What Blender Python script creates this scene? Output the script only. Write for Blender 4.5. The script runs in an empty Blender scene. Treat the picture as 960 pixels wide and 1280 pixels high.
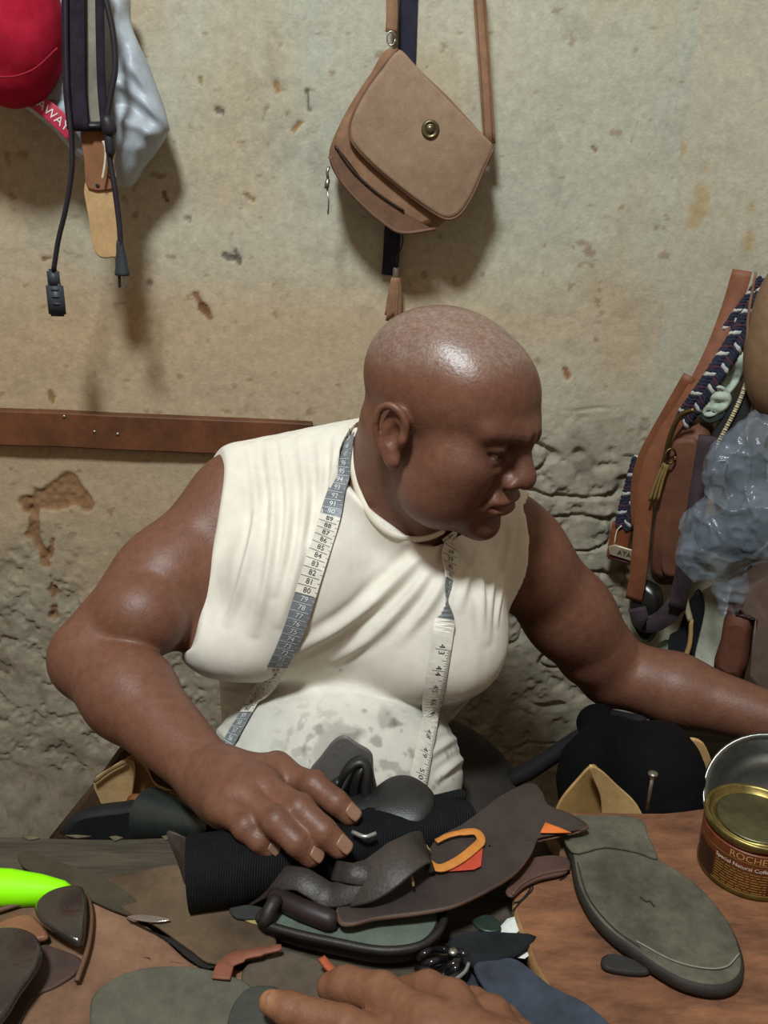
import bpy, bmesh, math, random
import numpy as np
from mathutils import Vector, Matrix
from mathutils.bvhtree import BVHTree

# ------------------------------------------------------------------ camera, world, lights, exposure
SC = bpy.context.scene
COL = SC.collection
CAMZ, PITCH, F_PX = 1.26, math.radians(20.0), 1050.0
TABLE = 0.70
WALL_Y = 1.40
cam_data = bpy.data.cameras.new('camera')
cam_data.sensor_fit = 'VERTICAL'
cam_data.sensor_height = 24.0
cam_data.lens = 24.0 * F_PX / 1280.0
cam_data.clip_start = 0.02
cam = bpy.data.objects.new('camera', cam_data)
COL.objects.link(cam)
cam.location = (0, 0, CAMZ)
cam.rotation_euler = (math.radians(90) - PITCH, 0, 0)
SC.camera = cam

world = bpy.data.worlds.new('world')
SC.world = world
world.use_nodes = True
bgn = world.node_tree.nodes['Background']
bgn.inputs['Color'].default_value = (1.0, 0.76, 0.55, 1)
bgn.inputs['Strength'].default_value = 0.31

ld = bpy.data.lights.new('ceiling_lamp_light', 'AREA')
ld.shape = 'DISK'
ld.size = 0.36
ld.energy = 69.0
ld.color = (0.90, 0.98, 1.0)
lo = bpy.data.objects.new('ceiling_lamp_light', ld)
COL.objects.link(lo)
lo.location = (-0.28, -0.30, 3.0)
lo.rotation_euler = (Vector((0.02, 1.0, 0.9)) - Vector(lo.location)).to_track_quat('-Z', 'Y').to_euler()

SC.view_settings.view_transform = 'Standard'
SC.view_settings.look = 'None'
SC.view_settings.gamma = 1.0
SC.view_settings.use_curve_mapping = False
SC.view_settings.exposure = 0.0

# ------------------------------------------------------------------ measuring helpers
CP, SP = math.cos(PITCH), math.sin(PITCH)
def ray(px, py):
    a, b = (px - 480.0) / F_PX, (640.0 - py) / F_PX
    return np.array((a, CP + b * SP, -SP + b * CP))
def U(px, py, Y):                      # point of the sight line at distance Y in front of the photographer
    r = ray(px, py)
    return np.array((0, 0, CAMZ)) + r * (Y / r[1])
def UZ(px, py, z):                     # point of the sight line at height z
    r = ray(px, py)
    return np.array((0, 0, CAMZ)) + r * ((z - CAMZ) / r[2])
def lin(c):
    if isinstance(c, str):
        c = [int(c[i:i + 2], 16) / 255 for i in (0, 2, 4)]
    return tuple((x / 12.92 if x <= 0.04045 else ((x + 0.055) / 1.055) ** 2.4) for x in c)
def nrm(v):
    v = np.asarray(v, float)
    return v / max(np.linalg.norm(v), 1e-12)
def sstep(a, b, x):
    t = np.clip((x - a) / (b - a), 0, 1)
    return t * t * (3 - 2 * t)
def _hash(i, j, k):
    n = (i.astype(np.int64) * 73856093) ^ (j.astype(np.int64) * 19349663) ^ (k.astype(np.int64) * 83492791)
    n = (n ^ (n >> 13)) * 1274126177
    n = n & 0x7fffffff
    n = ((n ^ (n >> 16)) * 668265263) & 0x7fffffff
    return (n & 0xffff) / 65535.0
def noise(P, s=1.0, seed=0):
    Q = np.asarray(P, float) * s + seed * 17.13
    I = np.floor(Q).astype(np.int64)
    f = Q - I
    f = f * f * (3 - 2 * f)
    r = 0
    for a in (0, 1):
        for b in (0, 1):
            for c in (0, 1):
                w = (f[:, 0] if a else 1 - f[:, 0]) * (f[:, 1] if b else 1 - f[:, 1]) * (f[:, 2] if c else 1 - f[:, 2])
                r = r + w * _hash(I[:, 0] + a, I[:, 1] + b, I[:, 2] + c)
    return r
def fbm(P, s=1.0, o=4, seed=0, g=0.5):
    r, a, t = 0, 1.0, 0
    for i in range(o):
        r = r + a * noise(P, s * 2.03 ** i, seed + i)
        t += a
        a *= g
    return r / t
def spline(pts, n=8, closed=False):
    P = [np.asarray(p, float) for p in pts]
    m = len(P)
    out = []
    for i in range(m if closed else m - 1):
        p0 = P[(i - 1) % m] if (closed or i > 0) else 2 * P[0] - P[1]
        p1, p2 = P[i], P[(i + 1) % m]
        p3 = P[(i + 2) % m] if (closed or i + 2 < m) else 2 * P[-1] - P[-2]
        for j in range(n):
            t = j / n
            out.append(0.5 * ((2 * p1) + (p2 - p0) * t + (2 * p0 - 5 * p1 + 4 * p2 - p3) * t * t + (3 * p1 - p0 - 3 * p2 + p3) * t ** 3))
    if not closed:
        out.append(P[-1])
    return out
def seg_dist(P, pts):                  # distance of many points to a polyline
    best = np.full(len(P), 9.0)
    for a, b in zip(pts[:-1], pts[1:]):
        a, b = np.asarray(a), np.asarray(b)
        ab = b - a
        t = np.clip(((P - a) @ ab) / max(ab @ ab, 1e-12), 0, 1)
        best = np.minimum(best, np.linalg.norm(P - a - t[:, None] * ab, axis=1))
    return best

# ------------------------------------------------------------------ materials
MATS = {}
def mat(name, c='888888', rough=0.6, c2=None, scale=20.0, bump=0.0, bscale=None, metal=0.0, spec=0.4, attr=False,
        sss=0.0, sheen=0.0, coat=0.0, trans=0.0, alpha=1.0, detail=6.0, wave=None, contrast=(0.35, 0.65), rvar=0.0, ior=1.45, bdist=0.0014, stretch=None, grain=0.22):
    if name in MATS:
        return MATS[name]
    m = bpy.data.materials.new(name)
    m.use_nodes = True
    nt = m.node_tree
    N, L = nt.nodes, nt.links
    b = N['Principled BSDF']
    b.inputs['Roughness'].default_value = rough
    b.inputs['Metallic'].default_value = metal
    b.inputs['Specular IOR Level'].default_value = spec
    b.inputs['IOR'].default_value = ior
    b.inputs['Subsurface Weight'].default_value = sss
    if sss:
        b.inputs['Subsurface Radius'].default_value = (1.0, 0.35, 0.2)
        b.inputs['Subsurface Scale'].default_value = 0.006
    b.inputs['Sheen Weight'].default_value = sheen
    b.inputs['Coat Weight'].default_value = coat
    b.inputs['Coat Roughness'].default_value = 0.15
    b.inputs['Transmission Weight'].default_value = trans
    b.inputs['Alpha'].default_value = alpha
    tc = N.new('ShaderNodeTexCoord')
    nz = N.new('ShaderNodeTexNoise')
    nz.inputs['Scale'].default_value = scale
    nz.inputs['Detail'].default_value = detail
    nz.inputs['Roughness'].default_value = 0.65
    vec = tc.outputs['Object']
    if stretch:
        mp = N.new('ShaderNodeMapping')
        mp.inputs['Scale'].default_value = stretch
        L.new(vec, mp.inputs['Vector'])
        vec = mp.outputs['Vector']
    L.new(vec, nz.inputs['Vector'])
    cr = N.new('ShaderNodeValToRGB')
    cr.color_ramp.elements[0].position, cr.color_ramp.elements[1].position = contrast
    L.new(nz.outputs['Fac'], cr.inputs['Fac'])
    if attr:
        at = N.new('ShaderNodeAttribute')
        at.attribute_name = 'Col'
        mx = N.new('ShaderNodeMix')
        mx.data_type = 'RGBA'
        mx.blend_type = 'MULTIPLY'
        mx.inputs['Factor'].default_value = 1.0
        cr.color_ramp.elements[0].color = (*lin(c), 1)
        cr.color_ramp.elements[1].color = (*lin(c2 or c), 1)
        L.new(at.outputs['Color'], mx.inputs['A'])
        L.new(cr.outputs['Color'], mx.inputs['B'])
        L.new(mx.outputs['Result'], b.inputs['Base Color'])
    elif c2 is not None:
        cr.color_ramp.elements[0].color = (*lin(c), 1)
        cr.color_ramp.elements[1].color = (*lin(c2), 1)
        L.new(cr.outputs['Color'], b.inputs['Base Color'])
    else:
        b.inputs['Base Color'].default_value = (*lin(c), 1)
    if grain:                           # fine mottling of the surface itself: dust, pores, rubbed spots
        g1 = N.new('ShaderNodeTexNoise')
        g1.inputs['Scale'].default_value = 55
        g1.inputs['Detail'].default_value = 12
        g1.inputs['Roughness'].default_value = 0.78
        L.new(vec, g1.inputs['Vector'])
        gm = N.new('ShaderNodeMapRange')
        gm.inputs['From Min'].default_value, gm.inputs['From Max'].default_value = 0.3, 0.7
        gm.inputs['To Min'].default_value, gm.inputs['To Max'].default_value = 1 - grain, 1 + grain
        L.new(g1.outputs['Fac'], gm.inputs['Value'])
        gx = N.new('ShaderNodeVectorMath')
        gx.operation = 'SCALE'
        bc_ = b.inputs['Base Color']
        if bc_.is_linked:
            src = bc_.links[0].from_socket
            L.new(src, gx.inputs[0])
        else:
            gx.inputs[0].default_value = bc_.default_value[:3]
        L.new(gm.outputs['Result'], gx.inputs['Scale'])
        L.new(gx.outputs['Vector'], bc_)
    if rvar:
        mr = N.new('ShaderNodeMapRange')
        mr.inputs['To Min'].default_value = max(0.02, rough - rvar)
        mr.inputs['To Max'].default_value = min(1, rough + rvar)
        L.new(nz.outputs['Fac'], mr.inputs['Value'])
        L.new(mr.outputs['Result'], b.inputs['Roughness'])
    if bump:
        bp = N.new('ShaderNodeBump')
        bp.inputs['Strength'].default_value = bump
        bp.inputs['Distance'].default_value = bdist
        if wave:
            wv = N.new('ShaderNodeTexWave')
            wv.inputs['Scale'].default_value = wave[0]
            wv.inputs['Distortion'].default_value = wave[1]
            wv.bands_direction = wave[2]
            L.new(tc.outputs['Object'], wv.inputs['Vector'])
            L.new(wv.outputs['Fac'], bp.inputs['Height'])
        else:
            n2 = N.new('ShaderNodeTexNoise')
            n2.inputs['Scale'].default_value = (bscale or scale * 3) * 2.5
            n2.inputs['Detail'].default_value = 5
            L.new(vec, n2.inputs['Vector'])
            L.new(n2.outputs['Fac'], bp.inputs['Height'])
        L.new(bp.outputs['Normal'], b.inputs['Normal'])
    MATS[name] = m
    return m

# ------------------------------------------------------------------ object helpers
def link(name, verts, faces, m, parent=None, smooth=True, col=None, mats=None, midx=None):
    me = bpy.data.meshes.new(name)
    me.from_pydata([tuple(map(float, v)) for v in verts] if len(verts) < 60000 else np.asarray(verts, float).tolist(), [], faces if isinstance(faces, list) else faces.tolist())
    for q in (mats or [m]):
        me.materials.append(q)
    if midx is not None:
        me.polygons.foreach_set('material_index', np.asarray(midx, np.int32))
    me.polygons.foreach_set('use_smooth', [smooth] * len(me.polygons))
    if col is not None:
        a = me.color_attributes.new('Col', 'FLOAT_COLOR', 'POINT')
        c4 = np.ones((len(verts), 4), np.float32)
        c4[:, :3] = col
        a.data.foreach_set('color', c4.ravel())
    me.update()
    o = bpy.data.objects.new(name, me)
    COL.objects.link(o)
    if parent is not None:
        o.parent = parent
        o.matrix_parent_inverse = Matrix.Translation(-Vector(parent.location))
    return o
def tag(o, label=None, cat=None, group=None, kind=None):
    if label: o['label'] = label
    if cat: o['category'] = cat
    if group: o['group'] = group
    if kind: o['kind'] = kind
    return o
def thing(name, label, cat, loc, group=None):
    o = bpy.data.objects.new(name, None)
    o.empty_display_size = 0.03
    COL.objects.link(o)
    o.location = tuple(float(x) for x in loc)
    return tag(o, label, cat, group)
def autosmooth(o, ang=40):
    me = o.data
    bm = bmesh.new(); bm.from_mesh(me)
    for e in bm.edges:
        if len(e.link_faces) == 2 and e.calc_face_angle(0) > math.radians(ang):
            e.smooth = False
    bm.to_mesh(me); bm.free()
    return o

class MB:                              # collects pieces of ONE part
    def __init__(s): s.v, s.f, s.mi, s.cur = [], [], [], 0
    def add(s, vs, fs):
        n = len(s.v)
        s.v += [np.asarray(v, float) for v in vs]
        s.f += [[i + n for i in f] for f in fs]
        s.mi += [s.cur] * len(fs)
        return s
    def tube(s, pts, r, n=8, cap=True, flat=1.0, ref=None, round_end=False):
        pts = [np.asarray(p, float) for p in pts]
        m = len(pts)
        rs = r if isinstance(r, (list, tuple, np.ndarray)) else [r] * m
        if round_end:
            T0, T1 = nrm(pts[0] - pts[1]), nrm(pts[-1] - pts[-2])
            pts = [pts[0] + T0 * rs[0] * .8, pts[0] + T0 * rs[0] * .5] + pts + [pts[-1] + T1 * rs[-1] * .5, pts[-1] + T1 * rs[-1] * .8]
            rs = [rs[0] * .45, rs[0] * .8] + list(rs) + [rs[-1] * .8, rs[-1] * .45]
            m = len(pts)
        N = None
        vs, fs = [], []
        for i in range(m):
            t = nrm(pts[min(i + 1, m - 1)] - pts[max(i - 1, 0)])
            if N is None:
                N = np.asarray(ref, float) if ref is not None else np.array((0, 0, 1.0)) if abs(t[2]) < .9 else np.array((1.0, 0, 0))
            N = nrm(N - t * (N @ t))
            B = np.cross(t, N)
            for j in range(n):
                a = 2 * math.pi * j / n
                vs.append(pts[i] + (B * math.cos(a) + N * math.sin(a) * flat) * rs[i])
        for i in range(m - 1):
            for j in range(n):
                k = (j + 1) % n
                fs.append([i * n + j, i * n + k, (i + 1) * n + k, (i + 1) * n + j])
        if cap:
            fs.append(list(range(n))[::-1])
            fs.append([(m - 1) * n + j for j in range(n)])
        return s.add(vs, fs)
    def ribbon(s, pts, w, th, side=None, normal=None, n=1):
        # a strap: w wide, th thick; side = width direction (one vector, or one per point)
        pts = [np.asarray(p, float) for p in pts]
        m = len(pts)
        ws = w if isinstance(w, (list, tuple)) else [w] * m
        vs, fs = [], []
        for i in range(m):
            t = nrm(pts[min(i + 1, m - 1)] - pts[max(i - 1, 0)])
            if side is not None:
                S = np.asarray(side[i] if isinstance(side, list) else side, float)
            else:
                S = np.cross(t, np.asarray(normal[i] if isinstance(normal, list) else normal, float))
            S = nrm(S - t * (S @ t))
            Nn = np.cross(S, t)
            h, e = ws[i] / 2, th / 2
            vs += [pts[i] - S * h - Nn * e * .5, pts[i] - S * h * .93 - Nn * e, pts[i] + S * h * .93 - Nn * e, pts[i] + S * h - Nn * e * .5,
                   pts[i] + S * h + Nn * e * .5, pts[i] + S * h * .93 + Nn * e, pts[i] - S * h * .93 + Nn * e, pts[i] - S * h + Nn * e * .5]
        k = 8
        for i in range(m - 1):
            for j in range(k):
                j2 = (j + 1) % k
                fs.append([i * k + j, i * k + j2, (i + 1) * k + j2, (i + 1) * k + j])
        fs.append(list(range(k))[::-1]); fs.append([(m - 1) * k + j for j in range(k)])
        return s.add(vs, fs)
    def lathe(s, c, prof, n=32, axis=(0, 0, 1), ref=(1, 0, 0), squash=1.0):
        A = nrm(axis); X = np.asarray(ref, float); X = nrm(X - A * (X @ A)); Y = np.cross(A, X)
        vs, fs = [], []
        for r, z in prof:
            for j in range(n):
                a = 2 * math.pi * j / n
                vs.append(np.asarray(c) + A * z + X * r * math.cos(a) + Y * r * math.sin(a) * squash)
        for i in range(len(prof) - 1):
            for j in range(n):
                k = (j + 1) % n
                fs.append([i * n + j, i * n + k, (i + 1) * n + k, (i + 1) * n + j])
        fs.append([(len(prof) - 1) * n + j for j in range(n)])
        fs.append([j for j in range(n)][::-1])
        return s.add(vs, fs)
    def box(s, c, d, R=None, bev=0.0):
        c = np.asarray(c, float); R = np.eye(3) if R is None else R
        x, y, z = np.asarray(d, float) / 2
        if bev <= 0:
            vs = [c + R @ np.array((a * x, b * y, e * z)) for a in (-1, 1) for b in (-1, 1) for e in (-1, 1)]
            return s.add(vs, [[0, 1, 3, 2], [4, 6, 7, 5], [0, 4, 5, 1], [2, 3, 7, 6], [0, 2, 6, 4], [1, 5, 7, 3]])
        bm = bmesh.new()
        bmesh.ops.create_cube(bm, size=1)
        for v in bm.verts:
            v.co = Vector((v.co.x * 2 * x, v.co.y * 2 * y, v.co.z * 2 * z))
        bmesh.ops.bevel(bm, geom=bm.edges[:], offset=bev, segments=2, affect='EDGES')
        bm.verts.index_update()
        vs = [c + R @ np.array(v.co) for v in bm.verts]
        fs = [[v.index for v in f.verts] for f in bm.faces]
        bm.free()
        return s.add(vs, fs)
    def plate(s, outline, th, rings=(1, .97, .8, .55, .28), top=None, bot=None, up=(0, 0, 1), rnd=0.35, hollow=None, edge_mi=None):
        # a sheet of thickness th with a traced-round outline (top face at the outline's height), edge rounded; top(P)->lift
        O = np.array([np.asarray(p, float) for p in outline])
        upv = nrm(up)
        c = O.mean(0)
        n = len(O)
        vs, fs = [], []
        def lay(k, off):
            for p in O:
                q = c + (p - c) * k
                z = off + (top(q) if top else 0)
                vs.append(q + upv * z)
        ins = lambda d: 1 - d / max(np.linalg.norm(O - c, axis=1).mean(), 1e-6)
        layers = [(ins(th * rnd), 0.0)] + [(k * ins(th * rnd), 0.0) for k in rings[1:]]
        top_layers = layers[::-1]
        side = [(1.0, -th * rnd), (1.0, -th * (1 - rnd)), (ins(th * rnd), -th)]
        botl = [(0.6, -th), (0.25, -th)]
        allL = top_layers + side + botl
        for k, off in allL:
            lay(k, off)
        for i in range(len(allL) - 1):
            for j in range(n):
                k2 = (j + 1) % n
                fs.append([i * n + j, (i + 1) * n + j, (i + 1) * n + k2, i * n + k2])
        fs.append(list(range(n)))
        fs.append([(len(allL) - 1) * n + j for j in range(n)][::-1])
        a = len(s.f)
        s.add(vs, fs)
        if edge_mi is not None:
            t = len(top_layers)
            for i in range(t - 1, len(allL) - 1):
                for j in range(n):
                    s.mi[a + i * n + j] = edge_mi
            s.mi[-1] = edge_mi
        return s
    def build(s, name, m, parent=None, smooth=True, sharp=None, mats=None, fix=True):
        o = link(name, s.v, s.f, m, parent, smooth, mats=mats, midx=s.mi if mats else None)
        if fix:
            bm = bmesh.new(); bm.from_mesh(o.data)
            bmesh.ops.recalc_face_normals(bm, faces=bm.faces[:])
            bm.to_mesh(o.data); bm.free()
        if sharp: autosmooth(o, sharp)
        return o

def subdivide(o, lv=1):
    md = o.modifiers.new('subdivision', 'SUBSURF'); md.levels = lv; md.render_levels = lv
    return o
def text_mesh(txt, size, font_scale=1.0):
    cu = bpy.data.curves.new('lettering', 'FONT')
    cu.body = txt; cu.size = size; cu.align_x = 'CENTER'; cu.align_y = 'CENTER'; cu.resolution_u = 3
    o = bpy.data.objects.new('lettering', cu)
    COL.objects.link(o)
    dg = bpy.context.evaluated_depsgraph_get()
    me = bpy.data.meshes.new_from_object(o.evaluated_get(dg))
    V = np.array([v.co[:] for v in me.vertices]) if len(me.vertices) else np.zeros((0, 3))
    Fs = [list(p.vertices) for p in me.polygons]
    bpy.data.objects.remove(o); bpy.data.curves.remove(cu); bpy.data.meshes.remove(me)
    return V, Fs

# ------------------------------------------------------------------ smooth solids (signed distance -> one continuous surface)
class Field:
    def __init__(s): s.p = []
    def ell(s, c, r, R=None, k=0.02, op='u'):
        c = np.asarray(c, np.float32); r = np.asarray(r, np.float32) * np.ones(3, np.float32)
        M = None if R is None else np.asarray(R, np.float32)
        def fn(P):
            q = P - c
            if M is not None: q = q @ M
            a = np.sqrt(((q / r) ** 2).sum(-1)); b = np.sqrt(((q / (r * r)) ** 2).sum(-1))
            return a * (a - 1) / np.maximum(b, 1e-6)
        s.p.append((op, k, fn, c, float(r.max()))); return s
    def cone(s, a, b, ra, rb, k=0.02, op='u'):
        a = np.asarray(a, np.float32); b = np.asarray(b, np.float32)
        ba = b - a; l2 = float(ba @ ba) + 1e-12
        def fn(P):
            q = P - a
            t = np.clip((q @ ba) / l2, 0, 1)
            return np.linalg.norm(q - t[..., None] * ba, axis=-1) - (ra + (rb - ra) * t)
        s.p.append((op, k, fn, (a + b) / 2, math.sqrt(l2) / 2 + max(ra, rb))); return s
    def chain(s, pts, rs, k=0.015, op='u'):
        for i in range(len(pts) - 1):
            s.cone(pts[i], pts[i + 1], rs[i], rs[i + 1], k, op)
        return s
    def box(s, c, d, R=None, rad=0.01, k=0.01, op='u'):
        c = np.asarray(c, np.float32); h = np.asarray(d, np.float32) / 2 - rad
        M = None if R is None else np.asarray(R, np.float32)
        def fn(P):
            q = P - c
            if M is not None: q = q @ M
            q = np.abs(q) - h
            return np.linalg.norm(np.maximum(q, 0), axis=-1) + np.minimum(q.max(-1), 0) - rad
        s.p.append((op, k, fn, c, float(np.linalg.norm(np.asarray(d)) / 2))); return s
    def off(s, v): s.p.append(('off', v, None, None, 0)); return s
    def custom(s, fn, c, R, k=0.01, op='u'): s.p.append((op, k, fn, np.asarray(c, np.float32), R)); return s
    def ev(s, P, cen=None, br=0):
        D = np.full(P.shape[:-1], 1.0, np.float32)
        for op, k, fn, c, R in s.p:
            if op == 'off':
                D = D - np.float32(k); continue
            if cen is not None:
                idx = np.nonzero(np.linalg.norm(cen - c, axis=-1) < R + br + k + 0.012)[0]
                if not len(idx): continue
                A, B = D[idx], fn(P[idx])
            else:
                A, B = D, fn(P)
            if op == 'u':
                h = np.clip(0.5 + 0.5 * (A - B) / k, 0, 1)
                r = A * (1 - h) + B * h - k * h * (1 - h)
            elif op == 's':
                h = np.clip(0.5 - 0.5 * (A + B) / k, 0, 1)
                r = A * (1 - h) - B * h + k * h * (1 - h)
            else:
                r = np.maximum(A, B)
            if cen is not None: D[idx] = r
            else: D = r
        return D
    def mesh(s, h=0.0025):
        lo_ = np.min([c - R for op, k, fn, c, R in s.p if op == 'u'], axis=0) - 0.012
        hi_ = np.max([c + R for op, k, fn, c, R in s.p if op == 'u'], axis=0) + 0.012
        B = 8; bs = B * h
        nb = np.ceil((hi_ - lo_) / bs).astype(int)
        I = np.stack(np.meshgrid(*[np.arange(q) for q in nb], indexing='ij'), -1).reshape(-1, 3)
        cen = (lo_ + (I + 0.5) * bs).astype(np.float32)
        d = s.ev(cen)
        keep = np.abs(d) < bs * 1.25 + 0.006
        I, cen = I[keep], cen[keep]
        g = np.arange(B + 1)
        offs = np.stack(np.meshgrid(g, g, g, indexing='ij'), -1).reshape(-1, 3)
        P = ((lo_ + I * bs)[:, None, :] + offs[None] * h).astype(np.float32)
        D = s.ev(P, cen, bs * 0.87 + bs * 1.3).reshape(-1, B + 1, B + 1, B + 1)
        S = D < 0
        cnt = 0
        for a in (0, 1):
            for b in (0, 1):
                for c in (0, 1):
                    cnt = cnt + S[:, a:B + a, b:B + b, c:B + c].astype(np.int8)
        m, i, j, k = np.nonzero((cnt > 0) & (cnt < 8))
        cv = np.stack([D[m, i + a, j + b, k + c] for a in (0, 1) for b in (0, 1) for c in (0, 1)], -1)
        co = np.array([(a, b, c) for a in (0, 1) for b in (0, 1) for c in (0, 1)], float)
        acc = np.zeros((len(m), 3)); num = np.zeros(len(m))
        for e0 in range(8):
            for e1 in range(e0 + 1, 8):
                if abs(co[e0] - co[e1]).sum() != 1: continue
                x0, x1 = cv[:, e0], cv[:, e1]
                cr = (x0 < 0) != (x1 < 0)
                t = np.where(cr, x0 / np.where(cr, x0 - x1, 1), 0)
                acc += np.where(cr[:, None], co[e0] + t[:, None] * (co[e1] - co[e0]), 0); num += cr
        G = I[m] * B + np.stack((i, j, k), -1)
        V = lo_ + (G + acc / num[:, None]) * h
        nx, ny, nz = (nb * B + 2)
        gid = (G[:, 0].astype(np.int64) * ny + G[:, 1]) * nz + G[:, 2]
        od = np.argsort(gid); gid, V, G, cv = gid[od], V[od], G[od], cv[od]
        quads = []
        step = [ny * nz, nz, 1]
        for ax, hi_idx in ((0, 4), (1, 2), (2, 1)):
            s0, s1 = cv[:, 0] < 0, cv[:, hi_idx] < 0
            e = np.nonzero(s0 != s1)[0]
            u, v = step[(ax + 1) % 3], step[(ax + 2) % 3]
            ids = [gid[e], gid[e] - u, gid[e] - u - v, gid[e] - v]
            loc = [np.clip(np.searchsorted(gid, q), 0, len(gid) - 1) for q in ids]
            ok = np.all([gid[l] == q for l, q in zip(loc, ids)], axis=0)
            Q = np.stack(loc, -1)[ok]
            fl = ~s0[e][ok]
            Q[fl] = Q[fl][:, ::-1]
            quads.append(Q)
        Q = np.concatenate(quads)
        return V, Q
def relax(V, Q, it=2, w=0.5):          # a little smoothing of the surface net
    e = np.concatenate([Q[:, [0, 1]], Q[:, [1, 2]], Q[:, [2, 3]], Q[:, [3, 0]]])
    n = len(V)
    deg = np.bincount(e.ravel(), minlength=n).astype(float)
    for _ in range(it):
        A = np.zeros_like(V)
        for x in range(3):
            A[:, x] = np.bincount(e[:, 0], V[e[:, 1], x], n) + np.bincount(e[:, 1], V[e[:, 0], x], n)
        V = V * (1 - w) + w * A / np.maximum(deg, 1)[:, None]
    return V
def vnormals(V, Q):
    n = np.cross(V[Q[:, 2]] - V[Q[:, 0]], V[Q[:, 3]] - V[Q[:, 1]])
    N = np.zeros_like(V)
    for x in range(3):
        for c in range(4):
            N[:, x] += np.bincount(Q[:, c], n[:, x], len(V))
    return N / np.maximum(np.linalg.norm(N, axis=1), 1e-12)[:, None]
def rot_from(F, Up):                   # columns: right-hand side, forward, up
    F = nrm(F); Up = np.asarray(Up, float); Up = nrm(Up - F * (Up @ F))
    return np.stack((np.cross(F, Up), F, Up), -1)
# ------------------------------------------------------------------ the room: plaster walls and floor
def wall_mesh(name, org, ux, width_coords, z_coords, colour_fn, relief_fn, m):
    W, Z = np.meshgrid(width_coords, z_coords, indexing='ij')
    w, z = W.ravel(), Z.ravel()
    ux = nrm(ux)
    nrmv = np.array((ux[1], -ux[0], 0.0))             # towards the room
    P = np.asarray(org)[None] + w[:, None] * ux + z[:, None] * np.array((0, 0, 1.0))
    d = relief_fn(P, w, z)
    col = colour_fn(P, w, z)
    V = P + d[:, None] * nrmv
    a, b = len(width_coords), len(z_coords)
    idx = np.arange(a * b).reshape(a, b)
    Q = np.stack((idx[:-1, :-1], idx[1:, :-1], idx[1:, 1:], idx[:-1, 1:]), -1).reshape(-1, 4)
    return link(name, V, Q, m, col=col)
CRX = 0.455                                            # corner between the back wall and the side wall
def coords(lo, a, b, hi, fine, coarse):
    return np.concatenate((np.arange(lo, a, coarse), np.arange(a, b, fine), np.arange(b, hi + coarse, coarse)))
BW = lambda px, py: U(px, py, WALL_Y)
patches = [[(34, 632), (60, 618), (90, 600), (100, 620), (60, 628), (80, 615), (108, 628)], [(42, 640), (40, 664), (52, 690), (58, 706)],
           [(66, 674), (60, 700)], [(60, 700), (66, 740), (68, 772)]]
patch_w = [0.019, 0.012, 0.007, 0.005]
chips = [(((243, 368), (250, 380), (262, 398)), .0055, '7b5238'), (((252, 384), (260, 390)), .008, '7b5238'), (((280, 319), (290, 322)), .006, '55524c'), (((294, 314), (298, 328)), .006, '55524c'),
         (((366, 162), (376, 153)), .0035, '8a6a3c'), (((384, 114), (387, 138)), .003, '5f5040'), (((345, 104), (347, 112)), .0045, '8a6a3c'), (((272, 138), (278, 140)), .005, '5d564c'),
         (((187, 355), (188, 357)), .006, '7d6a62'), (((306, 243), (316, 250)), .003, '84704a'), (((706, 460), (710, 470)), .0045, '8a5c34'), (((63, 492), (66, 502)), .006, '86683c'),
         (((55, 324), (62, 322)), .005, '7a5a34'), (((250, 98), (252, 104)), .003, '84754f'), (((232, 272), (236, 273)), .005, '817a68'), (((742, 186), (744, 188)), .004, '7a5a3c'), (((334, 134), (328, 152)), .0025, '9a8c68'), (((204, 240), (207, 250)), .004, '6d5238')]
def rough_mask(P, w, z):
    x = P[:, 0]
    n = fbm(P, 9, 4, 5) - .5
    lo_r = sstep(.98, .82, z + n * .28) * sstep(.10, .28, x + n * .1)
    lo_l = sstep(.72, .52, z + n * .25)
    return np.clip(lo_r + lo_l, 0, 1)
def back_relief(P, w, z):
    d = (fbm(P, 4, 3, 1) - .5) * .014 + (fbm(P, 22, 3, 2) - .5) * .004
    r = rough_mask(P, w, z)
    n = fbm(P, 34, 4, 3, .6)
    pit = sstep(.46, .36, n)
    d += r * ((fbm(P, 11, 4, 7) - .5) * .018 + (n - .5) * .005 - pit * .004)
    # long cracks between the stones of the bare lower wall
    n2 = np.abs(noise(P * np.array((1, 1, 2.2)), 9, 31) - .5 + (noise(P, 40, 4) - .5) * .12)
    d -= r * sstep(.045, .0, n2) * .012 * sstep(.1, .3, P[:, 0])
    wob = (fbm(P, 55, 3, 9) - .5) * .022
    for pl, pw in zip(patches, patch_w):
        ds = seg_dist(P, [BW(*p) for p in pl]) + wob
        d -= sstep(pw, pw * .6, ds) * (.0025 + .004 * noise(P, 150, 8))
    for pl, s, cc in chips:
        ds = seg_dist(P, [BW(*p) for p in pl]) + (fbm(P, 90, 2, 6) - .5) * s * 1.8
        d -= sstep(s, s * .6, ds) * .0025
    return d
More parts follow.
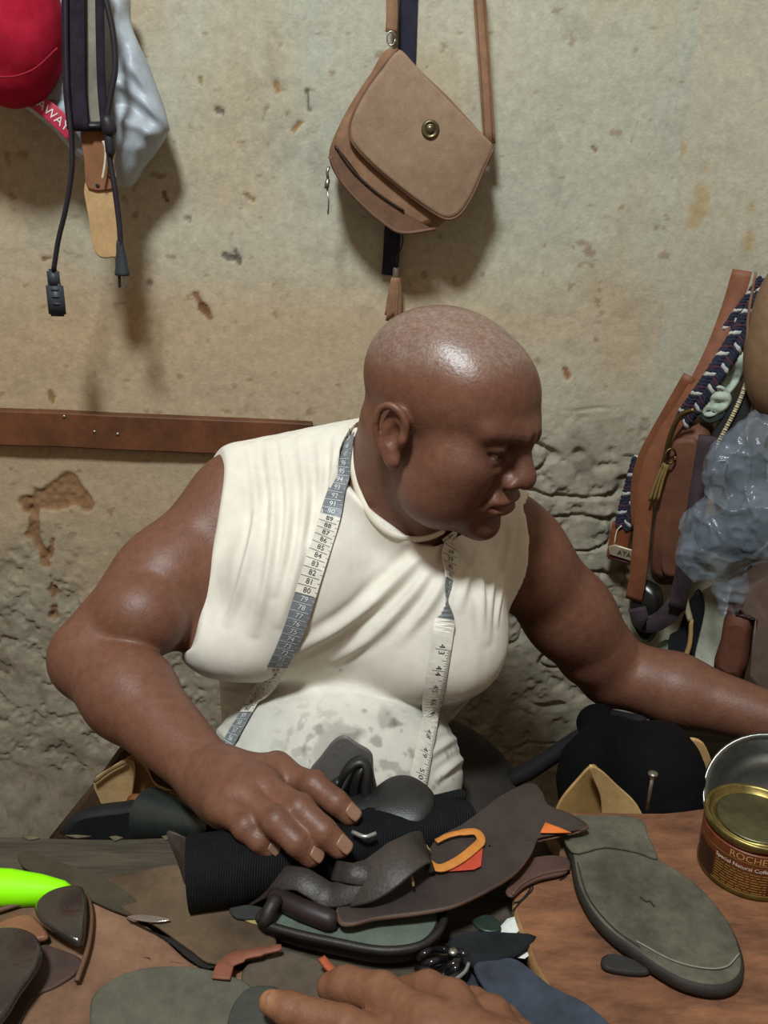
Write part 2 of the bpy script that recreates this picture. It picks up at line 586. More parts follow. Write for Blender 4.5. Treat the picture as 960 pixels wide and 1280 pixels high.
def back_colour(P, w, z):
    base = np.array(lin('b3ac98'))
    grey = np.array(lin('a5a99a'))
    tan = np.array(lin('b0997a'))
    stone = np.array(lin('97907f'))
    mud = np.array(lin('8b6747'))
    c = np.tile(base, (len(P), 1))
    def mix(k, q):
        nonlocal c
        c = c * (1 - k[:, None]) + q * k[:, None]
    mix(np.clip(sstep(.35, .66, fbm(P, 2.2, 4, 11)) * .8 * sstep(1.05, 1.35, z), 0, 1), grey)
    mix(sstep(1.22, 1.05, z + (fbm(P, 5, 3, 19) - .5) * .2) * sstep(.2, -.1, P[:, 0]) * .7, tan)
    mix(sstep(.5, .72, fbm(P * np.array((1, 1, .6)), 6.5, 4, 12)) * .45, tan)
    # browner in a band at shoulder height and along the left side
    mix(np.exp(-((z - 1.07) / .07) ** 2) * (.25 + .4 * noise(P, 7, 3)), tan)
    mix(sstep(-.30, -.60, P[:, 0] + (fbm(P, 8, 3, 2) - .5) * .3) * .5, tan)
    r = rough_mask(P, w, z)
    mix(r * .85, stone)
    mix(r * sstep(.5, .7, fbm(P, 24, 3, 14)) * .5, np.array(lin('6f675a')))
    mix(sstep(.66, .72, fbm(P, 30, 4, 15)) * .15, np.array(lin('6d5c46')))
    mix(sstep(.74, .80, fbm(P * np.array((1, 1, 1.6)), 42, 3, 18)) * .5, np.array(lin('7a5a36')))
    wob = (fbm(P, 55, 3, 9) - .5) * .022
    for pl, pw in zip(patches, patch_w):
        ds = seg_dist(P, [BW(*p) for p in pl]) + wob
        mix(sstep(pw, pw * .75, ds) * (.75 + .25 * noise(P, 130, 8)), mud)
    for pl, s, cc in chips:
        ds = seg_dist(P, [BW(*p) for p in pl]) + (fbm(P, 90, 2, 6) - .5) * s * 1.8
        mix(sstep(s, s * .7, ds) * .85, np.array(lin(cc)))
    return c
PLASTER = mat('plaster', 'eaeaea', .92, 'ffffff', 90, .25, 90, attr=True, spec=.15, bdist=.003, grain=.10)
xs = coords(-1.8, -.85, CRX - .0, CRX, .0033, .014)
xs = xs[xs <= CRX]; xs = np.append(xs, CRX + .004)
zs = coords(0, .20, 1.70, 2.4, .0034, .016)
wb = wall_mesh('wall_back', (0, WALL_Y, 0), (1, 0, 0), xs, zs, back_colour, back_relief, PLASTER)
tag(wb, kind='structure')
SIDE_DIR = nrm((.86, -.51, 0))
def side_relief(P, w, z):
    return ((fbm(P, 5, 3, 21) - .5) * .012 + (fbm(P, 25, 3, 22) - .5) * .003) * sstep(0, .03, w)
def side_colour(P, w, z):
    c = np.tile(np.array(lin('a9a390')), (len(P), 1))
    k = sstep(.45, .7, fbm(P, 5, 4, 23))[:, None] * .4
    c = c * (1 - k) + np.array(lin('a9a48f')) * k
    for q, s in (((878, 252), .022), ((852, 186), .008), ((905, 265), .007), ((940, 258), .009), ((882, 208), .006), ((935, 300), .01)):
        r = ray(*q); n = np.array((SIDE_DIR[1], -SIDE_DIR[0], 0))
        o = np.array((CRX, WALL_Y, 0)); cz = np.array((0, 0, CAMZ))
        h = cz + r * (((o - cz) @ n) / (r @ n))
        ds = np.linalg.norm((P - h) * np.array((1, 1, .6)), axis=1) + (fbm(P, 60, 3, 6) - .5) * s * 2
        k = (sstep(s, s * .5, ds) * .6)[:, None]
        c = c * (1 - k) + np.array(lin('a08450')) * k
    return c
ws = np.concatenate((np.arange(0, .7, .006), np.arange(.7, 1.8, .1)))
tag(wall_mesh('wall_right', (CRX, WALL_Y, 0), SIDE_DIR, ws, coords(0, .3, 1.72, 2.6, .006, .11), side_colour, side_relief, PLASTER), kind='structure')
fl = MB().box((0, .6, -.02), (4.4, 3.4, .04)).build('floor', mat('earth_floor', '5b4c3e', .95, '71604e', 14, .3, 60), smooth=False)
tag(fl, kind='structure')
# ------------------------------------------------------------------ the seated cobbler
V3 = lambda *a: np.array(a, float)
TZ = TABLE
# joints
SH_R, EL_R, WR_R = U(292, 642, .99), U(118, 822, .83), U(264, 972, .668)
SH_L, EL_L, WR_L = U(652, 694, 1.01), U(766, 838, 1.04), U(1012, 914, .92)
HEAD = U(558, 526, .90)
yaw, pit = math.radians(54), math.radians(15)
fh = V3(math.sin(yaw), -math.cos(yaw), 0)
HF = fh * math.cos(pit) + V3(0, 0, -math.sin(pit))
HUP = V3(0, 0, math.cos(pit)) + fh * math.sin(pit)
side_ = np.cross(HF, HUP)
roll = math.radians(-2)
HUP = HUP * math.cos(roll) + side_ * math.sin(roll)
HR = rot_from(HF, HUP)
HS = 1.0
def H(x, y, z): return HEAD + HR @ (np.array((x, y, z)) * .001 * HS)
def hr(*r): return np.array(r) * .001 * HS

def torso(f):
    f.ell(U(448, 765, 1.00), (.178, .125, .20), k=.05)
    f.ell(V3(-.085, 1.02, .60), (.135, .125, .20), k=.05)
    f.ell(V3(-.03, 1.0, .46), (.165, .14, .12), k=.05)
    f.chain([U(480, 600, 1.0), U(312, 616, 1.0)], [.075, .058], .04)        # trapezius to the shoulder tips
    f.chain([U(490, 640, 1.01), U(628, 662, 1.02)], [.072, .054], .04)
    f.ell(U(368, 735, .91), (.088, .075, .095), k=.04)                       # chest
    f.ell(U(540, 770, .93), (.085, .075, .095), k=.04)
    f.ell(U(300, 795, .885), (.068, .055, .045), k=.03)
    f.ell(U(545, 815, .905), (.075, .058, .050), k=.03)
    f.ell(U(418, 965, .87), (.152, .125, .115), k=.014)                      # belly
    f.ell(U(405, 1040, .85), (.150, .115, .09), k=.03)
    return f
def neck(f):
    f.cone(H(0, -32, -20), U(492, 650, .985), .067, .066, k=.03)
    f.cone(H(0, 10, -55), U(500, 645, .968), .050, .052, k=.025)
    return f
body = Field()
torso(body)
neck(body)
# ---- head
b = body
b.ell(H(0, -12, 40), hr(78, 98, 80), HR, .01)
b.ell(H(0, 34, 38), hr(66, 58, 60), HR, .02)
b.ell(H(0, 34, -28), hr(62, 57, 76), HR, .02)
b.ell(H(0, 34, -70), hr(54, 52, 40), HR, .02)
for sx in (1, -1):
    b.ell(H(sx * 42, 26, -62), hr(27, 38, 36), HR, .02)
    b.ell(H(sx * 47, 54, -18), hr(20, 26, 18), HR, .028)
    b.ell(H(sx * 42, 46, -42), hr(24, 30, 40), HR, .03)
    b.cone(H(sx * 9, 91, 24), H(sx * 46, 74, 27), .0125 * HS, .008 * HS, .018)
b.ell(H(0, 76, -92), hr(25, 21, 18), HR, .014)
b.ell(H(0, 78, -52), hr(34, 22, 26), HR, .012)
for sx in (1, -1):
    b.ell(H(sx * 31, 96, 5), hr(20, 15, 11), HR, .009, 's')
    b.ell(H(sx * 31, 75, 5), hr(13.5, 13.5, 13.5), HR, .001)
    b.ell(H(sx * 31.5, 74.5, 10.5), hr(17.5, 16.6, 8.8), HR, .002)
    b.ell(H(sx * 31.5, 74, -4), hr(17, 15.4, 7.5), HR, .002)
    b.cone(H(sx * 18, 82, -10), H(sx * 44, 74, -11), .005 * HS, .004 * HS, .008)
b.cone(H(0, 88, 16), H(0, 105, -16), .0085 * HS, .0125 * HS, .010)
b.ell(H(0, 107, -22), hr(14, 12.5, 11), HR, .006)
for sx in (1, -1):
    b.ell(H(sx * 14, 97, -26), hr(10, 12, 9), HR, .004)
    b.ell(H(sx * 8, 107, -35), hr(4.5, 6, 4), HR, .003, 's')
    b.chain([H(sx * 20, 99, -20), H(sx * 30, 88, -40), H(sx * 33, 82, -54)], [.0032] * 3, .008, 's')
b.ell(H(0, 96, -49.5), hr(26, 10, 6.5), HR, .006)
b.ell(H(0, 95, -62), hr(23, 10, 7.5), HR, .006)
b.chain([H(-27, 88, -57.5), H(-12, 101, -55.5), H(0, 104, -55), H(12, 101, -55.5), H(27, 88, -57.5)], [.0012, .0018, .002, .0018, .0012], .004, 's')
b.cone(H(-12, 96, -73), H(12, 96, -73), .003, .003, .008, 's')
b.chain([H(-6, 104, 26), H(-7, 100, 10)], [.0012, .0012], .006, 's')      # frown crease
b.chain([H(6, 104, 26), H(7, 100, 10)], [.0012, .0012], .006, 's')
for sx in (1, -1):
    tilt = math.radians(12)
    E = lambda dy, dz, o: H(sx * (74 + o), -12 + 1.12 * dy * math.cos(tilt) - dz * math.sin(tilt), -8 + 1.08 * dz * math.cos(tilt) + dy * math.sin(tilt))
    b.ell(E(-2, 2, 3), hr(9, 17, 29), HR, .006)
    hx = spline([E(11, 3, 5), E(12, 14, 7), E(7, 25, 10), E(-4, 30, 12), E(-14, 24, 13), E(-18, 10, 13), E(-17, -4, 11), E(-12, -16, 8), E(-4, -25, 5)], 4)
    b.chain(hx, [.0040] * len(hx), .0015)
    b.ell(E(0, -25, 5), hr(6, 9, 10), HR, .006)
    b.ell(E(0, 1, 14), hr(11, 9.5, 15), HR, .003, 's')
    b.ell(E(-4, 14, 14), hr(6, 8, 9), HR, .004, 's')
    b.ell(E(10, -2, 8), hr(4, 5, 7), HR, .004)                               # tragus
# ---- arms
def arm(f, S, E_, W, r):
    m1 = S * .5 + E_ * .5
    f.chain([S, m1, E_], [r[0], r[1], r[2]], .03)
    m2 = E_ * .66 + W * .34
    f.chain([E_, m2], [r[2] * .94, r[3]], .007)
    f.chain([m2, W], [r[3], r[4]], .02)
arm(b, SH_R, EL_R, WR_R, (.060, .059, .050, .046, .0285))
b.ell(U(296, 652, .98), (.058, .06, .065), k=.03)
arm(b, SH_L, EL_L, WR_L, (.058, .056, .052, .047, .031))
b.ell(U(660, 706, 1.0), (.048, .054, .056), k=.03)
b.ell(U(176, 768, .85), (.056, .052, .050), k=.007)
b.ell(U(738, 812, 1.03), (.050, .05, .052), k=.007)
# under-eye bags
for sx in (1, -1):
    b.chain([H(sx * 17, 86, -9), H(sx * 30, 86, -14), H(sx * 43, 78, -11)], [.003, .0042, .003], .005)
# ---- right hand, lying on the black roll
T = lambda px, py, z: UZ(px, py, TZ + z)
fingers = {
    'index': [T(344, 966, .066), T(392, 982, .074), T(420, 1003, .069), T(436, 1018, .058)],
    'middle': [T(324, 982, .074), T(374, 1012, .081), T(404, 1039, .072), T(424, 1058, .058)],
    'ring': [T(302, 996, .074), T(346, 1028, .078), T(371, 1053, .068), T(388, 1069, .054)],
    'little': [T(280, 1006, .066), T(307, 1034, .069), T(324, 1050, .062), T(335, 1061, .052)]}
frad = {'index': (.0134, .0124, .0113, .0102), 'middle': (.0136, .0126, .0115, .0103), 'ring': (.0132, .0120, .0110, .0098), 'little': (.0122, .0110, .0100, .0088)}
fw = V3(0, 0, 0)
for n_, P_ in fingers.items():
    R_ = frad[n_]
    b.chain(P_, R_, .0025)
    b.ell(P_[1] + V3(0, 0, .001), np.ones(3) * R_[1] * 1.02, k=.004)
    b.chain([WR_R * .7 + P_[0] * .3, P_[0]], [.022, .0165], .016)
pm = np.mean([p[0] for p in fingers.values()], axis=0)
b.cone(WR_R, WR_R * .4 + pm * .6, .029, .027, .014)
b.cone(WR_R * .45 + fingers['little'][0] * .55 + V3(0, 0, -.012), WR_R * .15 + fingers['little'][0] * .85 + V3(0, 0, -.012), .018, .014, .014)
th = [WR_R * .65 + fingers['index'][0] * .35 + V3(.02, .015, -.012), T(345, 962, .050), T(385, 985, .036), T(412, 1003, .030)]
b.chain(th, [.020, .016, .0135, .0115], .008)
# ---- left hand, just outside the picture, closing on the edge of the pile
dl = nrm(WR_L - EL_L); up_ = V3(0, 0, 1); sdl = nrm(np.cross(dl, up_))
kn = WR_L + dl * .075
b.cone(WR_L, kn, .031, .034, .014)
for i, o_ in enumerate((-.033, -.011, .011, .033)):
    s0 = kn + sdl * o_ + dl * (.01 - abs(o_ - .011) * .2)
    l_ = (.034, .038, .036, .029)[i]
    b.chain([s0, s0 + dl * l_ + V3(0, 0, -.004), s0 + dl * l_ * 1.6 + V3(0, 0, -.022), s0 + dl * l_ * 1.8 + V3(0, 0, -.042)], [.0125, .0115, .0105, .009], .004)
    b.cone(WR_L, s0, .02, .013, .012)
b.chain([WR_L + dl * .02 - sdl * .025, WR_L + dl * .055 - sdl * .052 + V3(0, 0, -.012), WR_L + dl * .09 - sdl * .056 + V3(0, 0, -.026)], [.018, .0145, .011], .01)
# ---- legs and feet under the table
for sx in (1, -1):
    b.chain([V3(sx * .09, .98, .43), V3(sx * .17, .66, .42), V3(sx * .17, .72, .09)], [.085, .062, .042], .03)
    b.chain([V3(sx * .17, .73, .05), V3(sx * .185, .60, .035)], [.04, .03], .02)

Vb, Qb = body.mesh(.0024)
Vb = relax(Vb, Qb, 1, .5)
SKIN = mat('skin', 'e6e0dc', .45, 'ffffff', 90, .30, 130, attr=True, spec=.42, sss=.02, rvar=.06, grain=.07)
def skin_colour(P):
    base = np.array(lin('714c3b'))
    c = np.tile(base, (len(P), 1))
    def mix(k, q):
        nonlocal c
        c = c * (1 - k[:, None]) + np.array(lin(q)) * k[:, None]
    mix(sstep(.4, .7, fbm(P, 14, 3, 41)) * .35, '6a4436')
    L = (P - HEAD) @ HR / (.001 * HS)
    x, y, z = L.T
    ax = np.abs(x)
    hd = sstep(190, 150, np.linalg.norm(L, axis=1))
    face = hd * sstep(30, 75, y)
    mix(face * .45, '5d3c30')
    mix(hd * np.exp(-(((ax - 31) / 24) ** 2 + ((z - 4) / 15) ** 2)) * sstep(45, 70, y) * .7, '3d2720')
    brow = hd * np.exp(-(((ax - 28) / 17) ** 2 + ((z - 25 + .004 * (ax - 28) ** 2) / 4.5) ** 2)) * sstep(50, 70, y)
    mix(brow * (.25 + .5 * sstep(.4, .6, noise(P, 900, 2))), '2a211d')
    mix(hd * np.exp(-((x / 27) ** 2 + ((z + 56) / 10) ** 2)) * sstep(80, 92, y) * .65, '6b443c')
    # closely cropped, greying hair over the crown and the back of the skull
    top = hd * sstep(52, 88, z + .25 * (-y)) * sstep(95, 55, y)
    mix(top * (.30 + .35 * sstep(.45, .6, noise(P, 700, 3))), '8d8078')
    # eyes
    eye = np.zeros(len(P))
    for sx in (1, -1):
        e = np.array((sx * 31, 75, 5.0))
        dq = L - e
        r = np.linalg.norm(dq, axis=1)
        on = (r < 14.6) & (dq[:, 1] > 6.5) & (dq[:, 2] > -3.6) & (dq[:, 2] < 2.2)
        c[on] = lin('8f8078')
        iris = on & (np.hypot(dq[:, 0] - 1.0, dq[:, 2] + .5) < 6.0)
        c[iris] = lin('1c120d')
        eye[on] = 1
    # darker knuckles and elbow skin
    for n_, P_ in fingers.items():
        for q in (P_[1], P_[2]):
            mix(np.exp(-(np.linalg.norm(P - q - V3(0, 0, .010), axis=1) / .009) ** 2) * .45, '4a3027')
        mix(np.exp(-(np.linalg.norm(P - P_[3], axis=1) / .014) ** 2) * .45, 'a4765c')
    mix(sstep(.05, .0, np.linalg.norm(P - EL_R - V3(-.03, 0, 0), axis=1)) * .4, '5a3a30')
    return c
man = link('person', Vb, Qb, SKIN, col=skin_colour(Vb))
gl = man.data.attributes.new('Gloss', 'FLOAT', 'POINT')
Lh = (Vb - HEAD) @ HR / (.001 * HS)
gv = sstep(30, 70, Lh[:, 2]) * sstep(190, 150, np.linalg.norm(Lh, axis=1)) + np.exp(-(np.linalg.norm(Lh - np.array((0, 110, -20)), axis=1) / 16) ** 2) * .6
gl.data.foreach_set('value', np.clip(gv, 0, 1).astype(np.float32))
nt_ = SKIN.node_tree
ga = nt_.nodes.new('ShaderNodeAttribute'); ga.attribute_name = 'Gloss'
gmr = nt_.nodes.new('ShaderNodeMapRange'); gmr.inputs['To Min'].default_value, gmr.inputs['To Max'].default_value = .48, .33
nt_.links.new(ga.outputs['Fac'], gmr.inputs['Value'])
nt_.links.new(gmr.outputs['Result'], nt_.nodes['Principled BSDF'].inputs['Roughness'])
tag(man, 'bald person in a cream sleeveless shirt seated behind the workbench looking aside', 'person')
# nails
NAIL = mat('nail', '80604e', .42, '8e6c58', 60, spec=.45, grain=.05)
for n_, P_ in fingers.items():
    d = nrm(P_[3] - P_[2])
    view = nrm(V3(0, 0, CAMZ) - P_[3])
    up2 = nrm(V3(0, -.25, 1) - d * (V3(0, -.25, 1) @ d))
    up2 = nrm(up2 + .35 * (view - d * (view @ d)))
    s2 = np.cross(d, up2)
    r_ = frad[n_][3]
    bm_ = MB()
    vs, fs = [], []
    c0 = P_[3] - d * r_ * .1
    for i in range(9):
        for j in range(9):
            u_, v_ = (i / 8 - .5) * 2, (j / 8 - .5) * 2
            k_ = math.sqrt(max(0, 1 - .30 * v_ * v_))
            a_ = u_ * .60 * k_
            rr = r_ * 1.07
            v2 = v_ * math.sqrt(max(0, 1 - .25 * u_ * u_))
            vs.append(c0 + s2 * math.sin(a_) * rr + up2 * math.cos(a_) * rr + d * v2 * r_ * .72)
    for i in range(8):
        for j in range(8):
            fs.append([i * 9 + j, i * 9 + j + 1, (i + 1) * 9 + j + 1, (i + 1) * 9 + j])
    o = bm_.add(vs, fs).build('fingernail', NAIL, man)
    sm = o.modifiers.new('thickness', 'SOLIDIFY'); sm.thickness = .0012; sm.offset = 0

# ---- shirt
def bvh_of(V, Q): return BVHTree.FromPolygons([Vector(v) for v in V], Q.tolist())
btree = bvh_of(Vb, Qb)
def bhit(px, py):
    loc, n, i, d = btree.ray_cast(Vector((0, 0, CAMZ)), Vector(ray(px, py)).normalized())
    return np.array(loc) if loc is not None else U(px, py, .93)
sf = Field()
torso(sf)
neck(sf)
armcuts = []
for S_, E_, pa_, pc_ in ((SH_R, EL_R, (280, 578), (246, 788)), (SH_L, EL_L, (655, 650), (632, 800))):
    sf.chain([S_, S_ * .55 + E_ * .45], [.0575, .056], .03)
    A_, C_ = bhit(*pa_), bhit(*pc_)
    t_ = nrm(C_ - A_); d_ = nrm(E_ - S_); n_ = nrm(d_ - t_ * (d_ @ t_))
    armcuts.append((A_.astype(np.float32), n_.astype(np.float32), (S_ * .75 + E_ * .25).astype(np.float32)))
sf.ell(U(296, 652, .98), (.0555, .057, .062), k=.03)
sf.ell(U(660, 706, 1.0), (.046, .052, .054), k=.03)
sf.off(.007)
for A_, n_, m_ in armcuts:
    sf.custom(lambda P, A_=A_, n_=n_, m_=m_: np.maximum(-((P - A_) @ n_), np.linalg.norm(P - m_, axis=-1) - .135), m_, .14, .003, 's')
nA, nB, nC = bhit(498, 663), bhit(446, 586), U(492, 640, .985) + V3(.01, .085, .026)
nD = U(572, 650, .905)
up_of = lambda v: nrm(v) * (1 if v[2] > 0 else -1)
nn_ = nrm(.35 * up_of(np.cross(nB - nA, nC - nA)) + .65 * up_of(np.cross(nD - nB, nC - nA))); nn_ = nn_ * (1 if nn_[2] > 0 else -1)
ncen = U(497, 606, .975)
nax = nrm(H(0, -20, -10) - U(492, 650, .985)).astype(np.float32)
def neckcut(P):
    q = P - nA.astype(np.float32)
    a = -(q @ nn_.astype(np.float32))
    q = P - U(492, 650, .985).astype(np.float32)
    return np.maximum(a, np.linalg.norm(q - (q @ nax)[..., None] * nax, axis=-1) - .086)
sf.custom(neckcut, HEAD, .40, .004, 's')
sf.box(V3(0, 1.0, .30), (1, 1, .34), rad=.01, k=.005, op='s')
Vs, Qs = sf.mesh(.0026)
Vs = relax(Vs, Qs, 2, .5)
Ns = vnormals(Vs, Qs)
tree = bvh_of(Vs, Qs)
def hit(px, py, t=None):
    r = Vector(ray(px, py)).normalized()
    loc, n, i, d = (t or tree).ray_cast(Vector((0, 0, CAMZ)), r)
    return (np.array(loc), np.array(n)) if loc is not None else (None, None)
def on_shirt(pts, n=6):
    out = []
    for p in spline([np.array((x, y, 0.)) for x, y in pts], n):
        h, _ = hit(p[0], p[1])
        if h is not None: out.append(h)
    return out
folds = [([(312, 556), (320, 640), (304, 720), (285, 775)], .0055, .0032), ([(334, 552), (342, 640), (334, 720), (318, 790)], .005, .0030),
         ([(352, 550), (360, 620), (356, 680), (342, 740)], .0045, .0024), ([(374, 548), (382, 620), (372, 700), (350, 780)], .005, .0030),
         ([(398, 546), (402, 600), (396, 650), (380, 700)], .0045, .0022), ([(420, 545), (415, 600), (402, 650), (390, 690)], .0045, .0024),
         ([(556, 668), (510, 712), (445, 768), (370, 815)], .008, .0050), ([(553, 684), (520, 735), (470, 790), (420, 825)], .007, .0042), ([(556, 710), (540, 750), (500, 800)], .006, .0030),
         ([(572, 676), (600, 720), (606, 800)], .006, .0026), ([(604, 676), (586, 720), (575, 760)], .005, .0022), ([(626, 672), (616, 730), (612, 800)], .005, .0022), ([(640, 660), (630, 720), (622, 780)], .004, .002),
         ([(238, 842), (275, 856), (305, 860)], .004, .0025), ([(604, 900), (570, 922), (535, 945)], .0045, .0026), ([(602, 930), (570, 955), (545, 975)], .0045, .0026),
         ([(222, 885), (262, 902), (295, 935)], .004, .0025), ([(226, 862), (260, 876), (290, 890)], .004, .0022), ([(430, 868), (500, 885), (560, 905)], .004, .0018)]
def fold_dist(P, pts):
    best = np.full(len(P), 9.0); tt = np.zeros(len(P)); m_ = len(pts) - 1
    for i_, (a_, b_) in enumerate(zip(pts[:-1], pts[1:])):
        ab = b_ - a_
        t_ = np.clip(((P - a_) @ ab) / max(ab @ ab, 1e-12), 0, 1)
        d_ = np.linalg.norm(P - a_ - t_[:, None] * ab, axis=1)
        k_ = d_ < best
        best[k_] = d_[k_]; tt[k_] = (i_ + t_[k_]) / m_
    return best, tt
for pts, w_, a_ in folds:
    L_ = on_shirt(pts)
    if len(L_) < 2: continue
    ds, tt = fold_dist(Vs, L_)
    env = np.sin(np.pi * np.clip(tt * .92 + .05, 0, 1)) ** .7
    Vs = Vs + Ns * ((np.exp(-(ds / w_) ** 2) - np.exp(-((ds - w_ * 1.8) / (w_ * .9)) ** 2) * .45) * a_ * 1.45 * env)[:, None]
Vs = Vs + Ns * ((fbm(Vs * np.array((1.6, 1, .7)), 16, 3, 51) - .5) * .005)[:, None]
def shirt_colour(P):
    c = np.tile(np.array(lin('dcd6c9')), (len(P), 1))
    def mix(k, q):
        nonlocal c
        c = c * (1 - k[:, None]) + np.array(lin(q)) * k[:, None]
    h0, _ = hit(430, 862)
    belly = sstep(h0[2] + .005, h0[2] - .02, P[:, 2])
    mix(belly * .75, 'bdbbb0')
    grime = sstep(.54, .66, fbm(P, 30, 4, 61)) * belly * sstep(-.13, -.06, P[:, 0])
    mix(grime * .5, '77736b')
    mix(sstep(.60, .66, fbm(P, 75, 3, 63)) * belly * sstep(-.15, -.08, P[:, 0]) * .40, '564a43')
    for q, s in (((398, 912), .010), ((380, 935), .006), ((392, 962), .009), ((420, 905), .005), ((455, 888), .006), ((470, 925), .010), ((500, 905), .009), ((512, 940), .010),
                 ((545, 905), .006), ((562, 935), .009), ((545, 820), .003), ((265, 856), .004), ((472, 770), .003), ((425, 838), .004), ((470, 990), .012), ((440, 950), .008)):
        h1, _ = hit(*q)
        if h1 is None: continue
        ds = np.linalg.norm(P - h1, axis=1) + (fbm(P, 120, 2, 6) - .5) * s * 2.2
        mix(sstep(s * .8, s * .2, ds) * .5, '5d4c42')
    return c
CLOTH = mat('shirt_cotton', 'f4f4f4', .85, 'ffffff', 30, .12, 500, attr=True, spec=.15, sheen=.1, bdist=.001, grain=.05)
tree = bvh_of(Vs, Qs)
link('shirt', Vs, Qs, CLOTH, man, col=shirt_colour(Vs))['label'] = 'cream sleeveless cotton shirt, stained over the belly'
# ribbed neckband
def surf0(px, py):
    mt = bvh_of(Vb, Qb) if 'mt_' not in globals() else globals()['mt_']
    globals()['mt_'] = mt
    a, na = hit(px, py); b_, nb_ = hit(px, py, mt)
    c = np.array((0, 0, CAMZ))
    if a is None or (b_ is not None and np.linalg.norm(b_ - c) < np.linalg.norm(a - c)): a, na = b_, nb_
    return a, na
nk = [surf0(p[0], p[1]) for p in spline([np.array((x, y, 0.)) for x, y in ((444, 538), (440, 572), (446, 610), (462, 644), (488, 668), (516, 674), (538, 671), (552, 664))], 7)]
nkp = np.array([q[0] + nrm(q[1]) * .0005 for q in nk])
for _ in range(6): nkp[1:-1] = nkp[1:-1] * .4 + (nkp[:-2] + nkp[2:]) * .3
mb_ = MB().tube(list(nkp), .0046, 8, flat=.5, ref=nk[0][1], round_end=True)
mb_.build('neckband', mat('neckband_cotton', 'd9d0be', .85, 'dfd7c6', 60, .2, 500, spec=.15, grain=.05), man)
# ---- trousers
tf = Field()
tf.ell(V3(0, 1.0, .45), (.20, .155, .125), k=.03)
for sx in (1, -1):
    tf.chain([V3(sx * .09, .98, .43), V3(sx * .17, .66, .42)], [.100, .078], .03)
    tf.chain([V3(sx * .17, .66, .42), V3(sx * .17, .72, .12)], [.078, .062], .02)
Vt, Qt = tf.mesh(.006)
link('trousers', Vt, Qt, mat('trouser_cloth', '2a2622', .9, '332d28', 30, .2, 200), man)
# ------------------------------------------------------------------ things on the walls
def WP(pts, off): return [U(x, y, WALL_Y - off) for x, y in pts]
def sp2(pts, n=5, closed=False): return [(p[0], p[1]) for p in spline([np.array((x, y, 0.)) for x, y in pts], n, closed)]
TOROOM = (0, -1, 0)
LEATHER_BROWN = mat('brown_leather', '74553f', .66, '86654b', 25, .25, 260, spec=.35, rvar=.08)
LEATHER_DARK = mat('dark_leather', '2b2320', .42, '3b312b', 30, .3, 240, spec=.5, rvar=.1)
LEATHER_TAN = mat('tan_leather', 'b08a58', .65, 'c49d6a', 20, .2, 240, spec=.3)
SILVER = mat('dull_silver', '8f8c84', .35, 'a9a69c', 60, metal=1.0)
BRASS = mat('aged_brass', '5c4c30', .45, '766442', 60, metal=1.0)
BLACK_PLASTIC = mat('black_plastic', '17171b', .45, '202026', 30, spec=.5)
DARK_WEB = mat('dark_webbing', '211a24', .85, '2c2430', 60, .4, 700, spec=.2)
NAVY = mat('navy_cloth', '23232f', .9, '2c2c3a', 40, .3, 500, spec=.2)

# wooden batten
L0, L1 = U(-420, 516, WALL_Y - .012), U(390, 550, WALL_Y - .012)
dx = nrm(L1 - L0); Rb = np.stack((dx, V3(0, 1, 0), np.cross(dx, V3(0, 1, 0))), -1)
bt = thing('wooden_batten', 'dark brown wooden batten nailed flat across the plaster at shoulder height', 'board', (L0 + L1) / 2)
bm_ = MB()
n_ = 40
prof = [(-.010, -.031), (-.0115, -.029), (-.0115, .027), (-.010, .029), (.011, .029), (.011, -.031)]
vs, fs = [], []
for i in range(n_ + 1):
    c = L0 + (L1 - L0) * i / n_
    wob = (noise(np.array([[i * .31, 0, 0]]), 1, 3)[0] - .5) * .003
    for y, z in prof:
        vs.append(c + V3(0, 1, 0) * y + Rb[:, 2] * (z + wob) * -1)
k_ = len(prof)
for i in range(n_):
    for j in range(k_):
        fs.append([i * k_ + j, i * k_ + (j + 1) % k_, (i + 1) * k_ + (j + 1) % k_, (i + 1) * k_ + j])
fs += [list(range(k_)), [n_ * k_ + j for j in range(k_)][::-1]]
bm_.add(vs, fs).build('board', mat('batten_wood', '4a2c1b', .6, '6b4128', 9, .25, 90, spec=.35), bt, smooth=False)
for q in ((80, 521), (147, 543), (118, 540), (372, 540)):
    c = U(*q, WALL_Y - .0235)
    MB().lathe(c, [(.0035, -.002), (.0035, .0005), (.002, .0014), (.0004, .0016)], 10, axis=TOROOM).build('nail_head', SILVER, bt)

# ---- shoulder bag
BG = thing('shoulder_bag', 'small brown leather shoulder bag hanging askew on the wall above the head', 'bag', U(510, 180, WALL_Y - .03))
YB = WALL_Y - .075
def wplate(pts, off, th, top=None, n=5, **k):
    return MB().plate(WP(sp2(pts, n, True), off), th, top=top, up=TOROOM, **k)
cb = U(510, 180, YB)
def bulge(c, r, h): return lambda q: h * max(0.0, 1 - (np.linalg.norm(q - c) / r) ** 2)
wplate([(489, 58), (462, 92), (436, 132), (416, 172), (411, 196), (420, 220), (446, 252), (482, 283), (504, 293), (540, 288), (572, 262), (600, 222), (616, 188), (580, 140), (535, 95)],
       .090, .068, bulge(cb, .16, .004), rnd=.22).build('body', LEATHER_BROWN, BG)
cf = U(522, 172, YB)
FLAP = mat('flap_leather', '7c6450', .66, '8f7760', 9, .25, 260, spec=.3, contrast=(.3, .7))
wplate([(497, 61), (478, 84), (458, 112), (442, 142), (437, 164), (443, 182), (470, 210), (510, 243), (545, 268), (562, 274), (577, 266), (592, 242), (604, 214), (617, 186), (606, 170), (580, 145), (550, 114), (520, 82)],
       .103, .010, bulge(cf, .13, .008), n=4, rnd=.4).build('flap', FLAP, BG)
flap = bpy.data.objects['flap']; fpk = None
